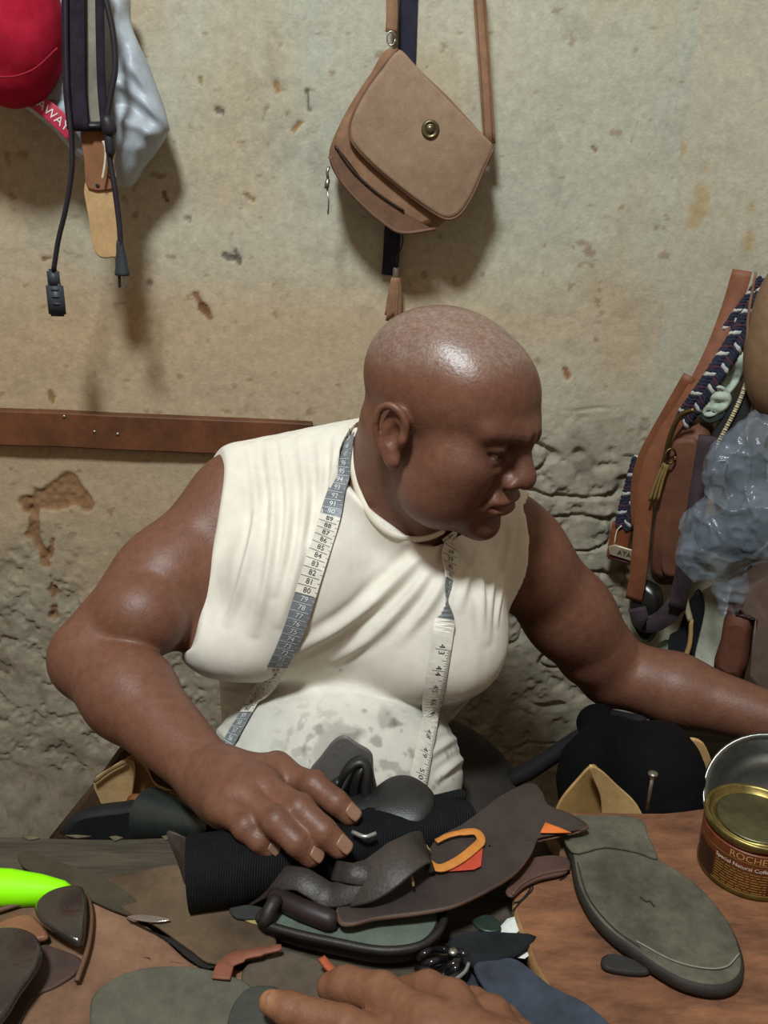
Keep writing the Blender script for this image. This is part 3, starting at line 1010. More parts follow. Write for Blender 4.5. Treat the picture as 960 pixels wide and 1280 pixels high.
fl_out = WP(sp2([(497, 61), (478, 84), (458, 112), (442, 142), (437, 164), (443, 182), (470, 210), (510, 243), (545, 268), (562, 274), (577, 266), (592, 242), (604, 214), (617, 186)], 6), .102)
MB().tube(fl_out, .0022, 6).build('piping', mat('piping', '654838', .6), flap)
wplate([(411, 196), (419, 181), (436, 204), (462, 232), (500, 262), (535, 283), (540, 288), (504, 293), (482, 283), (446, 252), (420, 220)], .0945, .006, n=4).build('front_pocket', mat('pocket_leather', '5e4230', .66, '6d4e39', 25, .25, 260), BG)
fpk = bpy.data.objects['front_pocket']
MB().tube(WP(sp2([(412, 195), (424, 222), (450, 253), (483, 281), (505, 291), (545, 286)], 6), .095), .0028, 6).build('piping', MATS['piping'], fpk)
MB().tube(WP(sp2([(419, 182), (440, 212), (470, 240), (505, 264)], 6), .0965), .0020, 6).build('zipper', mat('zip_dark', '2f2119', .5), fpk)
bc = U(538, 162, WALL_Y - .1105)
MB().lathe(bc, [(.0125, -.004), (.0128, .001), (.0115, .003), (.0085, .0032), (.0078, .002), (.0062, .0022), (.0055, .0036), (.002, .0042)], 24, axis=TOROOM).build('magnetic_button', mat('button_metal', '4f4636', .35, '716549', 80, metal=.8), flap)
zp = MB()
zp.tube(WP([(411, 208), (409, 216), (410, 224)], .098), .0022, 6)
zp.tube(WP([(410, 224), (408, 236)], .098), .0036, 6)
zp.tube(WP([(409, 236), (411, 252), (410, 268)], .097), .0012, 6)
zp.build('zipper_pull', SILVER, fpk)
MB().ribbon(WP(sp2([(488, -60), (490, 10), (489, 40)], 5), .04), .0165, .003, normal=TOROOM).build('left_strap', LEATHER_BROWN, BG)
rg = MB(); rg.tube([U(489, 48, WALL_Y - .045) + V3(math.cos(a) * .006, 0, math.sin(a) * .009) for a in np.linspace(0, 6.28, 13)], .0014, 6); rg.build('strap_ring', SILVER, BG)
rs = MB(); rs.ribbon(WP(sp2([(596, -60), (601, 20), (606, 90), (612, 180)], 6), .06), .0175, .0032, normal=TOROOM)
rso = rs.build('right_strap', LEATHER_BROWN, BG)
st = MB()
for o_ in (-5, 5): st.tube(WP(sp2([(596 + o_, -60), (601 + o_, 20), (606 + o_, 90), (611 + o_, 176)], 6), .0622), .0008, 5)
st.build('strap_stitching', mat('thread', '6e4c34', .8), rso)
tag(MB().ribbon(WP(sp2([(512, -60), (510, 20), (508, 80), (500, 180), (492, 270), (489, 318), (487, 344)], 6), .008), .026, .003, normal=TOROOM).build('dark_strap', NAVY),
    'dark navy strap running down the wall behind the brown shoulder bag', 'strap')
TS = thing('tassel', 'brown leather tassel with a silver cap hanging below the shoulder bag', 'tassel', U(490, 340, WALL_Y - .03))
MB().tube(WP(sp2([(503, 288), (503, 305), (496, 322), (496, 330)], 5), .03), .0013, 6).build('cord', MATS['zip_dark'], TS)
MB().lathe(U(495, 345, WALL_Y - .03), [(.0035, .014), (.0052, .012), (.0052, -.004), (.004, -.006)], 14).build('cap', SILVER, TS)
for i in range(9):
    a = -1.2 + i * .3
    x0 = 495 + math.sin(a) * 4; x1 = 491 + math.sin(a) * 9
    MB().ribbon(WP(sp2([(x0, 347), ((x0 + x1) / 2 + (i % 3 - 1), 372), (x1, 394 + (i * 7 % 9))], 4), .03 + math.cos(a) * .006), .0052, .0012, normal=TOROOM).build('fringe', LEATHER_BROWN, TS)

# ---- cluster on the left
RC = mat('red_cloth', '98142a', .85, 'ab2038', 12, .15, 300, spec=.12)
rf = Field()
rf.ell(U(2, 26, 1.28), (.082, .070, .106), k=.02); rf.ell(U(-60, -30, 1.28), (.10, .08, .12), k=.04)
V_, Q_ = rf.mesh(.004); V_ = V_ + vnormals(V_, Q_) * ((fbm(V_, 12, 3, 71) - .5) * .010)[:, None]
rcap = link('red_hat', V_, Q_, RC)
tag(rcap, 'round red cloth hat hanging in the upper left corner', 'hat')
MB().tube(WP(sp2([(-50, 78), (0, 96), (40, 88), (72, 60)], 6), .208), .0012, 5).build('seam', mat('red_thread', '8a1024', .8), rcap)
PB = mat('white_polythene', 'a2abb3', .42, 'b4bcc3', 8, .25, 20, spec=.4, trans=.10)
rid_ = [([U(*p, WALL_Y - .13) for p in q], w_, a_) for q, w_, a_ in (([(209, 156), (180, 110), (150, 75)], .006, .010), ([(209, 158), (176, 128), (142, 100)], .006, .012), ([(209, 160), (180, 165), (150, 150)], .007, .006), ([(160, 236), (168, 190), (150, 140)], .006, .007), ([(150, 20), (160, 70), (190, 110)], .007, .007), ([(140, 215), (150, 170), (135, 120)], .005, .006))]
def ridges(q):
    s_ = 0.0
    for L_, w_, a_ in rid_:
        d_ = float(seg_dist(np.array([q * np.array((1, 0, 1)) + np.array((0, L_[0][1], 0))]), L_)[0])
        s_ += a_ * math.exp(-(d_ / w_) ** 2)
    return s_
def crumple(c, seed, h, a):
    return lambda q: ridges(q) + h * max(0.0, 1 - (np.linalg.norm((q - c)) / .15) ** 2) + (abs(noise(np.array([q * np.array((1, 1, .55))]), 26, seed)[0] - .5) * 2 - .5) * a * .8 + (abs(noise(np.array([q]), 60, seed + 1)[0] - .5)) * a * .9
pbag = thing('plastic_bag', 'greyish white plastic carrier bag with a red band, hanging behind black straps', 'bag', U(110, 120, WALL_Y - .04))
pb_out = [(135, -40), (160, 25), (186, 85), (209, 150), (206, 170), (180, 205), (156, 236), (128, 222), (95, 196), (60, 160), (20, 130), (-40, 112), (-40, -40)]
ob = wplate(pb_out, .085, .050, crumple(U(120, 100, WALL_Y - .08), 5, .02, .016), n=7, rings=(1, .95, .88, .8, .7, .6, .5, .4, .3, .2, .1), rnd=.3).build('bag_film', PB, pbag)
subdivide(ob, 1)
bnd = [U(x, y, WALL_Y - .114) for x, y in ((18, 108), (45, 126), (70, 146), (92, 168))]
MB().ribbon(spline(bnd, 5), .024, .0012, normal=TOROOM).build('red_band', mat('band_red', 'a82840', .5, 'b53850', 20), pbag)
def place_text(txt, size, origin, xdir, ydir, m, parent, name='lettering', lift=.0006, wrap=None):
    V, Fc = text_mesh(txt, size)
    if len(V) == 0: return None
    X, Y_ = nrm(xdir), nrm(ydir); N = np.cross(X, Y_)
    W = np.array([origin + X * v[0] + Y_ * v[1] + N * lift for v in V]) if wrap is None else np.array([wrap(v[0], v[1]) for v in V])
    return link(name, W, Fc, m, parent, False)
WHITE_INK = mat('white_ink', 'd8d2cc', .6)
xd = nrm(bnd[3] - bnd[1])
place_text('NAWAY', .017, (bnd[1] + bnd[2]) / 2 + xd * .006, xd, np.cross(V3(0, -1, 0), xd), WHITE_INK, pbag, lift=.0014)
sA = thing('strap_bundle', 'dark purple-black webbing straps hanging in a bundle over the plastic bag', 'strap', U(95, 60, WALL_Y - .12))
MB().ribbon(WP(sp2([(91, -60), (92, 40), (93, 110), (98, 162)], 6), .155), .030, .004, normal=TOROOM).build('wide_strap', DARK_WEB, sA)
MB().ribbon(WP(sp2([(124, -60), (125, 40), (127, 110), (131, 158)], 6), .150), .011, .004, normal=TOROOM).build('narrow_strap', DARK_WEB, sA)
MB().box(U(112, 158, WALL_Y - .150), (.055, .010, .012), bev=.003).build('strap_loop', BLACK_PLASTIC, sA)
tag(wplate([(104, -60), (126, -60), (128, 60), (130, 140), (128, 156), (110, 156), (107, 100), (105, 30)], .145, .004, n=2).build('metal_strip', mat('grey_strip', '6f6a60', .45, '8b867a', 18, metal=.3)),
    'greyish flat strip hanging between two dark straps on the left wall', 'strip')
lw = thing('leather_strip', 'leather strip, brown above and pale tan below, hanging under the straps', 'leather strip', U(125, 240, WALL_Y - .1))
wplate([(102, 158), (138, 158), (142, 226), (144, 236), (110, 236), (105, 200)], .140, .004, n=3).build('brown_end', mat('strip_brown', '734c30', .65, '84593a', 20, .2, 200), lw)
wplate([(106, 228), (142, 226), (146, 280), (147, 318), (140, 322), (125, 322), (116, 308), (110, 270)], .136, .004, n=3).build('tan_end', mat('strip_tan', 'a8875c', .65, 'b8976c', 20, .15, 200), lw)
MB().lathe(U(122, 232, WALL_Y - .1405), [(.003, -.002), (.003, .0002), (.0015, .0003)], 12, axis=TOROOM).build('hole', BLACK_PLASTIC, lw)
sg = thing('white_string', 'loop of off-white string knotted over the leather strip', 'string', U(133, 205, WALL_Y - .12))
for q in ([(129, 176), (132, 188), (131, 206), (128, 224)], [(141, 182), (143, 192), (141, 204), (144, 222)], [(134, 186), (137, 204), (141, 218)]):
    MB().tube(WP(sp2(q, 6), .152), .0017, 6).build('strand', mat('string', 'c9bfa8', .9, bump=.3, scale=200), sg)
CORD = mat('cord_rubber', '1f1b22', .5, '29242c', 30)
c1 = thing('power_cord', 'black power cord ending in a flat rectangular connector, hanging at far left', 'cord', U(75, 300, WALL_Y - .09))
MB().tube(WP(sp2([(82, -60), (83, 60), (85, 120), (90, 180), (89, 220), (82, 262), (73, 300), (67, 338)], 8), .160), .0050, 8, flat=.7).build('cable', CORD, c1)
bx_ = MB()
dn = nrm(U(72, 392, WALL_Y - .157) - U(66, 336, WALL_Y - .157)); Rc = np.stack((nrm(np.cross(dn, V3(0, 1, 0))), V3(0, 1, 0), -dn), -1)
bx_.box(U(67, 348, WALL_Y - .157), (.017, .009, .026), Rc, .003)
bx_.box(U(70, 375, WALL_Y - .157), (.024, .010, .046), Rc, .003)
for i in range(3): bx_.box(U(68.5 + i, 362 + i * 9, WALL_Y - .162), (.012, .003, .0035), Rc, .001)
bx_.build('connector', mat('connector_plastic', '33373d', .5, '3c4046', 40), c1)
c2 = thing('plug_cord', 'black mains cord ending in a two-pin plug, hanging beside the leather strip', 'cord', U(150, 330, WALL_Y - .1))
MB().tube(WP(sp2([(118, -60), (130, -10), (141, 40), (144, 85), (138, 120), (133, 160), (137, 196), (144, 240), (149, 280), (151, 308)], 8), .154), .0040, 8).build('cable', CORD, c2)
ax = nrm(U(153, 345, WALL_Y - .154) - U(150, 305, WALL_Y - .154))
MB().lathe(U(150, 304, WALL_Y - .154), [(.0045, -.004), (.0055, .002), (.0062, .012), (.0082, .022), (.0092, .034), (.0105, .040), (.0105, .044), (.006, .045)], 20, axis=ax, squash=.7).build('plug_body', mat('plug_plastic', '2b2f33', .5, '33383c', 40), c2)
for o_, cl in ((-4, CORD), (4, SILVER)):
    MB().tube(WP([(153 + o_, 342), (153.5 + o_, 358)], .154), .0022, 8, round_end=True).build('pin', cl, c2)
kb = MB(); kb.tube(WP([(134, 152), (137, 162)], .158), .010, 10, round_end=True); kb.tube(WP([(136, 168), (138, 190)], .156), .0065, 10, round_end=True)
tag(kb.build('cord_knot', CORD), 'black knotted end of cable above the white string', 'knot')

# ---- heap of bags against the side wall
NW = V3(SIDE_DIR[1], -SIDE_DIR[0], 0)
OW = V3(CRX, WALL_Y, 0)
def RW(px, py, off):
    r = ray(px, py); o = OW + NW * off; c = V3(0, 0, CAMZ)
    return c + r * (((o - c) @ NW) / (r @ NW))
def RP(pts, off): return [RW(x, y, off) for x, y in pts]
def rplate(pts, off, th, top=None, n=4, **k): return MB().plate(RP(sp2(pts, n, True), off), th, top=top, up=NW, **k)
def rrib(pts, off, w, th, n=6): return MB().ribbon([RW(p[0], p[1], p[2]) for p in spline([np.array((x, y, o)) for (x, y), o in zip(pts, off if isinstance(off, list) else [off] * len(pts))], n)], w, th, normal=NW)
ORANGE_L = mat('orange_leather', '6e412a', .6, '7c4c33', 14, .15, 200, spec=.4)
BELT = mat('belt_leather', '6d3820', .5, '7d4528', 20, .2, 220, spec=.4)
hb = thing('leather_handbag', 'brown leather handbag with an orange-brown strap hanging on the side wall', 'bag', RW(840, 620, .04))
rplate([(842, 545), (866, 532), (884, 545), (880, 600), (872, 660), (862, 720), (835, 736), (812, 728), (812, 690), (822, 620)], .105, .075, bulge(RW(848, 640, .1), .12, .012), rnd=.25).build('body', mat('handbag_leather', '5a3728', .62, '67422f', 14, .2, 200), hb)
rplate([(836, 560), (858, 548), (872, 560), (866, 640), (852, 715), (830, 720), (826, 690), (830, 620)], .118, .012, n=4).build('pocket', mat('handbag_leather', ''), hb)
rrib([(928, 338), (914, 385), (893, 440), (862, 500), (832, 545), (812, 590), (804, 650), (798, 715), (792, 750)], [.04, .05, .07, .09, .10, .11, .115, .115, .11], .028, .004).build('strap', ORANGE_L, hb)
rrib([(862, 470), (836, 515), (806, 570), (796, 610), (797, 660)], .085, .020, .004).build('strap_back', mat('strap_brown', '6b4028', .55, '774a30', 20), hb)
gz = MB(); gz.tube(RP(sp2([(868, 512), (850, 520), (838, 545), (832, 570), (828, 585)], 6), .13), .0042, 8); gz.build('gold_clasp', BRASS, hb)
for i in range(3):
    MB().tube(RP(sp2([(836 - i * 3, 578), (828 - i * 4, 602), (822 - i * 5, 626)], 4), .132), .0024, 6).build('tassel_strand', mat('khaki', '7a6538', .7), hb)
MB().tube([RW(838, 570, .133) + V3(math.cos(a) * .008, 0, math.sin(a) * .012) for a in np.linspace(0, 6.28, 15)], .0018, 6).build('ring', BRASS, hb)
def braid(pts, off, name, label, strands=6, R=.009, r_=.0046, pitch=.034):
    P = [np.asarray(RW(p[0], p[1], p[2])) for p in spline([np.array((x, y, o)) for (x, y), o in zip(pts, off)], 10)]
    t = thing(name, label, 'braid', P[-1], 'braided navy and white straps')
    s_ = [0]
    for a, b_ in zip(P[:-1], P[1:]): s_.append(s_[-1] + np.linalg.norm(b_ - a))
    nn = int(s_[-1] / .0035)
    Q_ = []
    for i in range(nn):
        q = s_[-1] * i / nn
        j = int(np.searchsorted(s_, q, 'right') - 1); f = (q - s_[j]) / max(s_[j + 1] - s_[j], 1e-9)
        Q_.append(P[j] * (1 - f) + P[j + 1] * f)
    for k in range(strands):
        L = []
        for i, q in enumerate(Q_):
            tn = nrm(Q_[min(i + 1, nn - 1)] - Q_[max(i - 1, 0)])
            sd = nrm(np.cross(tn, NW)); up = np.cross(sd, tn)
            ph = 2 * math.pi * (i * .0035 / pitch) + 2 * math.pi * k / strands
            L.append(q + sd * math.sin(ph) * R * 1.25 + up * math.sin(2 * ph) * R * .42)
        MB().tube(L, r_, 6, round_end=True).build('strand', (mat('rope_navy', '1d2030', .85, '272b3d', 200, .4, 900), mat('rope_navy', ''), mat('rope_white', 'aaa9a4', .85, 'bdbcb6', 200, .4, 900), mat('rope_navy', ''), mat('rope_maroon', '3c2230', .85, '4a2c3a', 200, .4, 900), mat('rope_navy', ''))[k], t)
    return t
braid([(975, 345), (945, 385), (915, 435), (893, 470), (872, 500), (850, 530)], [.07, .08, .09, .10, .10, .09], 'braided_strap', 'navy and white braided strap lying over the pale green cloth')
braid([(955, 350), (918, 400), (896, 432), (878, 466), (866, 490)], [.05, .055, .06, .065, .07], 'braided_strap', 'thin navy and white braided strap beside the orange-brown bag strap', R=.006, r_=.0032, pitch=.03)
braid([(802, 575), (792, 610), (784, 640), (779, 662)], [.06, .06, .06, .06], 'braided_strap', 'short braided strap above the lettered metal belt end', R=.010, r_=.005)
be = thing('belt_end', 'brown belt end with a lettered metal plate hanging against the stone wall', 'belt', RW(782, 680, .06))
rrib([(778, 655), (773, 680), (770, 698)], .062, .034, .004).build('belt', BELT, be)
pl = rplate([(760, 683), (768, 681), (798, 690), (799, 700), (790, 702), (761, 693)], .072, .006, n=1).build('plate', mat('plate_metal', 'a79b82', .4, 'b8ac94', 60, metal=.5), be)
pa, pb_ = RW(764, 688, .073), RW(797, 697, .073)
place_text('ATA', .0125, (pa + pb_) / 2, pb_ - pa, np.cross(NW, nrm(pb_ - pa)), mat('engraved', '3a3028', .6), pl, lift=.0006)
MB().tube(RP([(760, 696), (796, 706)], .065), .003, 6).build('lower_edge', mat('maroon_edge', '4a2028', .5), be)
MB().tube(RP(sp2([(777, 657), (771, 664), (768, 680)], 4), .068), .0014, 5).build('white_thread', mat('string', ''), be)
mat('cream_piping', 'b5a888', .7, 'c3b798', 60, .3, 500)
tb = thing('tan_bag', 'tan leather bag with a rounded edge at the right margin', 'bag', RW(965, 420, .05))
tf2 = Field(); tf2.ell(RW(985, 410, .11), (.052, .05, .105), k=.02); tf2.ell(RW(975, 455, .10), (.042, .05, .08), k=.03)
V_, Q_ = tf2.mesh(.004); link('body', V_, Q_, mat('tan_bag_leather', '765c44', .65, '866a50', 14, .2, 200), tb)
MB().tube(RP(sp2([(945, 340), (935, 400), (937, 460), (950, 505)], 6), .13), .002, 6).build('piping', LEATHER_BROWN, tb)
gc = thing('pale_cloth', 'pale green crumpled cloth stuffed between the braided straps', 'cloth', RW(905, 470, .06))
PG = mat('pale_green', '9aa797', .9, 'abb7a7', 20, .2, 300)
fold_ = lambda s, a_: (lambda q: (abs(noise(np.array([q * np.array((1, 1, 1.7))]), s, 6)[0] - .5) * 2) ** .7 * a_ + (noise(np.array([q]), 60, 3)[0] - .5) * a_ * .3)
rplate([(872, 508), (886, 478), (906, 452), (920, 420), (936, 412), (941, 440), (928, 472), (908, 498), (886, 516)], .075, .018, fold_(26, .022), n=5, rings=(1, .95, .88, .78, .66, .54, .42, .3, .18)).build('cloth', PG, gc)
rplate([(868, 500), (884, 484), (904, 482), (914, 500), (902, 516), (880, 520)], .098, .008, fold_(34, .012), n=5, rings=(1, .95, .85, .7, .55, .4, .2)).build('cloth_fold', PG, gc)
rplate([(884, 512), (902, 505), (906, 520), (888, 530), (874, 522)], .10, .006).build('lining_or_gap_shade', mat('green_dark', '26302a', .8), gc)
db = thing('dark_bag', 'black bag with a cream zip edge leaning between tan bag and plastic', 'bag', RW(905, 540, .08))
rplate([(945, 450), (958, 470), (948, 520), (915, 570), (885, 600), (872, 588), (890, 540), (920, 495)], .10, .05, rnd=.3).build('body', mat('black_cloth_bag', '1f1d1e', .8, '2a2728', 30, .2, 300), db)
zz = MB()
zl = RP(sp2([(938, 462), (925, 500), (905, 540), (880, 582)], 14), .106)
for i, p_ in enumerate(zl):
    zz.box(p_ + NW * (.001 * (i % 2)), (.0062, .004, .0040), np.stack((nrm(np.cross(nrm(zl[-1] - zl[0]), NW)), NW, nrm(zl[-1] - zl[0])), -1), .0008)
tag(zz.build('zip_edge', mat('cream_piping', ''), db), kind='stuff')
for q in ([(948, 480), (942, 520), (930, 550)], [(955, 490), (950, 530), (944, 560)]):
    rrib(q, .108, .012, .003).build('strap', mat('strap_maroon', '4b3330', .7, '57403a', 30), db)
ds_ = thing('purple_strap', 'dark purple-brown folded strap hanging beside the brown handbag body', 'strap', RW(860, 680, .1))
rrib([(885, 545), (876, 600), (866, 660), (856, 710), (846, 760)], .135, .027, .006).build('strap', mat('purple_brown', '33272b', .8, '40343a', 20, .3, 200), ds_)
rrib([(846, 755), (826, 775), (805, 780), (796, 760)], .12, .030, .006).build('fold', MATS['purple_brown'], ds_)
tag(rplate([(868, 590), (886, 612), (892, 650), (870, 662), (858, 690), (852, 680), (858, 630)], .12, .02).build('tan_offcut', mat('offcut_tan', '8a7050', .7, '9a8060', 20, .2, 200)), 'tan leather offcut wedged between purple strap and clear plastic', 'leather')
tag(rplate([(788, 735), (800, 728), (822, 740), (826, 765), (816, 800), (800, 805), (786, 775)], .10, .03, bulge(RW(805, 765, .1), .04, .01)).build('black_pouch', mat('gloss_black', '14140f', .3, '1e1d18', 20, spec=.6)), 'glossy black pouch hanging at the lower end of the orange-brown strap', 'pouch')
tag(rplate([(835, 800), (846, 790), (858, 760), (872, 738), (880, 760), (872, 800), (858, 850), (838, 850)], .10, .012).build('black_offcut', mat('black_board', '17191c', .6, '202326', 30, .2, 200)), 'black tapering leather offcut standing left of the tan handle', 'leather')
hd_ = thing('bag_loop', 'curved bag loop, cream above and tan below, left of the cream panel', 'loop', RW(860, 780, .1))
MB().tube(RP(sp2([(860, 690), (856, 720), (857, 750), (863, 776)], 6), .125), .0050, 8).build('cream_cord', MATS['cream_piping'], hd_)
MB().tube(RP(sp2([(864, 774), (862, 805), (853, 830), (842, 858)], 6), .125), .0058, 8, flat=.6).build('tan_cord', LEATHER_TAN, hd_)
tag(rplate([(876, 742), (918, 740), (925, 800), (905, 850), (870, 850), (868, 800)], .09, .02, n=3).build('cream_panel', mat('cream_panel', 'b6b7a4', .8, 'c6c6b2', 8, .1, 100)), 'cream coloured panel standing behind the red-brown box', 'panel')
tag(rplate([(818, 812), (836, 802), (834, 842), (824, 838)], .08, .01, n=3).build('green_offcut', mat('pale_mint', '93a89a', .8)), 'small pale mint offcut beside the black tapering leather', 'leather')
tag(rplate([(880, 775), (892, 770), (915, 870), (885, 862), (874, 815)], .085, .008, n=2).build('mint_sheet', MATS['pale_mint']), 'pale mint sheet showing along the left of the cream panel', 'sheet')
wbx = thing('red_brown_box', 'red-brown box with a worn greyish top leaning at the right margin', 'box', RW(925, 790, .16))
rplate([(908, 764), (940, 768), (936, 800), (925, 862), (888, 850), (898, 805)], .19, .06, n=2).build('front', mat('box_red', '5c3426', .7, '694030', 12, .15, 150), wbx)
rplate([(905, 764), (925, 725), (965, 690), (990, 700), (985, 900), (932, 880), (942, 770)], .185, .09, n=2).build('worn_side', mat('box_grey', '5c4a42', .6, '6d5a50', 10, .2, 120), wbx)
# clear plastic bag with dark things inside
cp = thing('clear_plastic_bag', 'crumpled clear plastic bag over dark contents among the hanging bags', 'bag', RW(915, 640, .15))
FILM = mat('clear_film', '8797a6', .18, '9fadb9', 10, .5, 22, spec=.8, alpha=.26, bdist=.006, grain=.05)
ff = Field()
ff.ell(RW(905, 665, .17), (.062, .05, .058), k=.02); ff.ell(RW(945, 650, .17), (.055, .05, .06), k=.02)
ff.ell(RW(930, 585, .16), (.050, .035, .065), k=.02); ff.ell(RW(885, 690, .18), (.042, .04, .038), k=.02); ff.ell(RW(915, 740, .17), (.022, .02, .042), k=.02); ff.ell(RW(955, 545, .15), (.03, .02, .03), k=.02)
V_, Q_ = ff.mesh(.0028)
N_ = vnormals(V_, Q_)
rg_ = lambda S, f, sd: (1 - np.abs(noise(V_ * np.array(S), f, sd) * 2 - 1)) ** 3
cr_ = rg_((1, 1, 1.6), 16, 5) * 1.1 + rg_((1.6, 1, 1), 30, 6) * .8 + rg_((1, 1, 1), 62, 7) * .4
V_ = V_ + N_ * ((cr_ - .5) * .008)[:, None]
link('film', V_, Q_, FILM, cp)
df = Field(); df.ell(RW(915, 668, .165), (.054, .036, .036), k=.02); df.ell(RW(950, 640, .165), (.045, .036, .042), k=.02); df.ell(RW(930, 590, .155), (.03, .02, .04), k=.02)
V_, Q_ = df.mesh(.004); V_ = V_ + vnormals(V_, Q_) * ((fbm(V_, 40, 3, 82) - .5) * .02)[:, None]
link('dark_contents', V_, Q_, mat('contents', '262c30', .6, '363d42', 40), cp)
# ------------------------------------------------------------------ workbench and the things on it
def TP(pts, z): return [UZ(x, y, TZ + z) for x, y in pts]
def tplate(pts, z, th, top=None, n=5, **k): return MB().plate(TP(sp2(pts, n, True), z), th, top=top, **k)
def ripple(a, s, seed): return lambda q: (noise(np.array([q]), s, seed)[0] - .5) * 2 * a
def tilt(p0, p1, a, extra=None):       # lifts a sheet towards p1
    d = np.asarray(p1) - np.asarray(p0); l2 = d @ d
    return lambda q: a * float(np.clip(((q - p0) @ d) / l2, 0, 1.2)) + (extra(q) if extra else 0)
BENCH = mat('bench_wood', '322d25', .8, '554d40', 30, .8, 60, spec=.2, contrast=(.3, .7), stretch=(.18, 1.6, 1), grain=.3, bdist=.003)
bench = thing('workbench', 'old dark plank workbench under the shoe leather and tools', 'table', (0, .4, 0))
yb = UZ(120, 1043, TZ)[1]
edges = [yb, yb - .118, yb - .232, yb - .35, yb - .47]
for i in range(4):
    y1, y0 = edges[i], edges[i + 1] + .003
    nx = 44
    vs, fs = [], []
    xs_ = np.linspace(-1.0, 1.0, nx)
    pr = [(0, -.035), (0, -.006), (.006, 0), (.3, 0), (.7, 0), (.994, 0), (1, -.006), (1, -.035)]
    for x in xs_:
        for u_, z in pr:
            y = y1 + (y0 - y1) * u_ if u_ not in (.006, .994) else (y1 - .005 if u_ == .006 else y0 + .005)
            w_ = (fbm(np.array([[x, y * .3, i]]), 14, 3, 91)[0] - .5)
            vs.append(V3(x, y + (w_ * .012 if u_ < .01 and i == 0 else 0), TZ - .0015 + z + (w_ * .002 if z == 0 else 0)))
    k_ = len(pr)
    for a in range(nx - 1):
        for b_ in range(k_):
            fs.append([a * k_ + b_, a * k_ + (b_ + 1) % k_, (a + 1) * k_ + (b_ + 1) % k_, (a + 1) * k_ + b_])
    fs += [list(range(k_)), [(nx - 1) * k_ + j for j in range(k_)][::-1]]
    MB().add(vs, fs).build('plank', BENCH, bench, smooth=False)
for sx in (-.93, .93):
    for y in (yb - .43, yb - .05):
        MB().box((sx, y, (TZ - .037) / 2), (.06, .06, TZ - .037), bev=.004).build('leg', BENCH, bench)
for y in (yb - .43, yb - .05): MB().box((0, y, TZ - .072), (1.8, .03, .07), bev=.003).build('rail', BENCH, bench)
# chipped splinters of bare wood along the far edge
srng = random.Random(8)
for i in range(7):
    x = -.44 + i * .045 + srng.random() * .012
    l, d0 = .008 + srng.random() * .022, srng.random() * .006
    MB().plate([V3(x, yb - .0008 - d0, TZ + .0004), V3(x + l * .4, yb - .0005 - d0 * .6, TZ + .0006), V3(x + l, yb - .002 - d0, TZ + .0004), V3(x + l * .5, yb - .0035 - d0 - srng.random() * .003, TZ + .0004)], .0012, rings=(1, .5)).build('splinter', mat('bare_wood', '655b42', .85, '4c4536', 60), bench)
BOARD = mat('board_wood', '4a3023', .65, '85593d', 34, .5, 90, spec=.3, contrast=(.28, .74), rvar=.1, stretch=(.5, 1.3, 1), grain=.3)
BEDGE = mat('board_edge', '8a6840', .7, 'a07c50', 40, .3, 160)
bz = .022
bo = MB().plate(TP(sp2([(690, 1017), (830, 1014), (985, 1011), (1040, 1150), (1060, 1330), (900, 1345), (770, 1330), (722, 1268), (690, 1240), (668, 1205), (658, 1178), (646, 1150), (641, 1122), (652, 1104), (690, 1092), (700, 1060)], 6, True), bz), .021, edge_mi=1, rings=(1, .995, .8, .5, .2), rnd=.15)
tag(bo.build('cutting_board', BOARD, mats=[BOARD, BEDGE], sharp=50), 'thick reddish brown cutting board with a rounded pale edge under the grey sole', 'board')
# grey stain left on the board is part of its wood (see board_wood); tin of polish
TZB = TZ + bz
tc_ = UZ(934, 1082, TZB)
tin = thing('tin_can', 'small brown and gold tin with a dented lid at the right end of the board', 'tin', tc_)
TIN_LABEL = mat('tin_label', '5a2c18', .42, '7c4124', 30, .1, 120, spec=.5, contrast=(.3, .7))
GOLD = mat('gold_tin', '665b34', .38, '8a7a48', 60, metal=.9, rvar=.1)
Rt, Ht = .041, .0535
def tinp(r, z): return tc_ + V3(0, 0, z)
bm_ = MB()
bm_.lathe(tc_, [(Rt * .96, .001), (Rt, .004), (Rt, Ht - .009), (Rt * .985, Ht - .0085)], 56)
bm_.build('body', TIN_LABEL, tin, sharp=50)
bm_ = MB(); bm_.lathe(tc_, [(Rt * .95, 0), (Rt * 1.012, .001), (Rt * 1.015, .004), (Rt * .99, .0055)], 56); bm_.build('bottom_rim', GOLD, tin)
bm_ = MB(); bm_.lathe(tc_, [(Rt * .99, Ht - .006), (Rt * 1.02, Ht - .004), (Rt * 1.025, Ht), (Rt * .98, Ht + .0015), (Rt * .93, Ht), (Rt * .90, Ht - .0055), (Rt * .80, Ht - .006), (Rt * .78, Ht - .004), (Rt * .5, Ht - .0035), (Rt * .05, Ht - .003)], 56)
o = bm_.build('lid', GOLD, tin)
for v in o.data.vertices:
    q = np.array(v.co); dn_ = (noise(np.array([q]), 70, 3)[0] - .5)
    v.co.z += dn_ * .0022
bm_ = MB(); bm_.lathe(tc_ + V3(0, 0, Ht - .0028), [(Rt * .78, -.001), (Rt * .78, .0004), (Rt * .74, .0012), (Rt * .02, .0010)], 48); bm_.build('lid_panel', mat('lid_grey', '4c4834', .4, '605b40', 50, metal=.7), bpy.data.objects['lid'])
def on_tin(z0, ang, rr=Rt + .0004):
    def w(x, y):
        a = ang + x / Rt
        return tc_ + V3(math.sin(a) * rr, -math.cos(a) * rr, z0 + y)
    return w
ink = mat('label_ink', 'c9b27c', .6); ink2 = mat('label_white', 'd9d0bd', .6)
place_text('ROCHE', .0088, None, (1, 0, 0), (0, 1, 0), mat('label_orange', 'b98a5a', .6), tin, wrap=on_tin(Ht * .74, -.50))
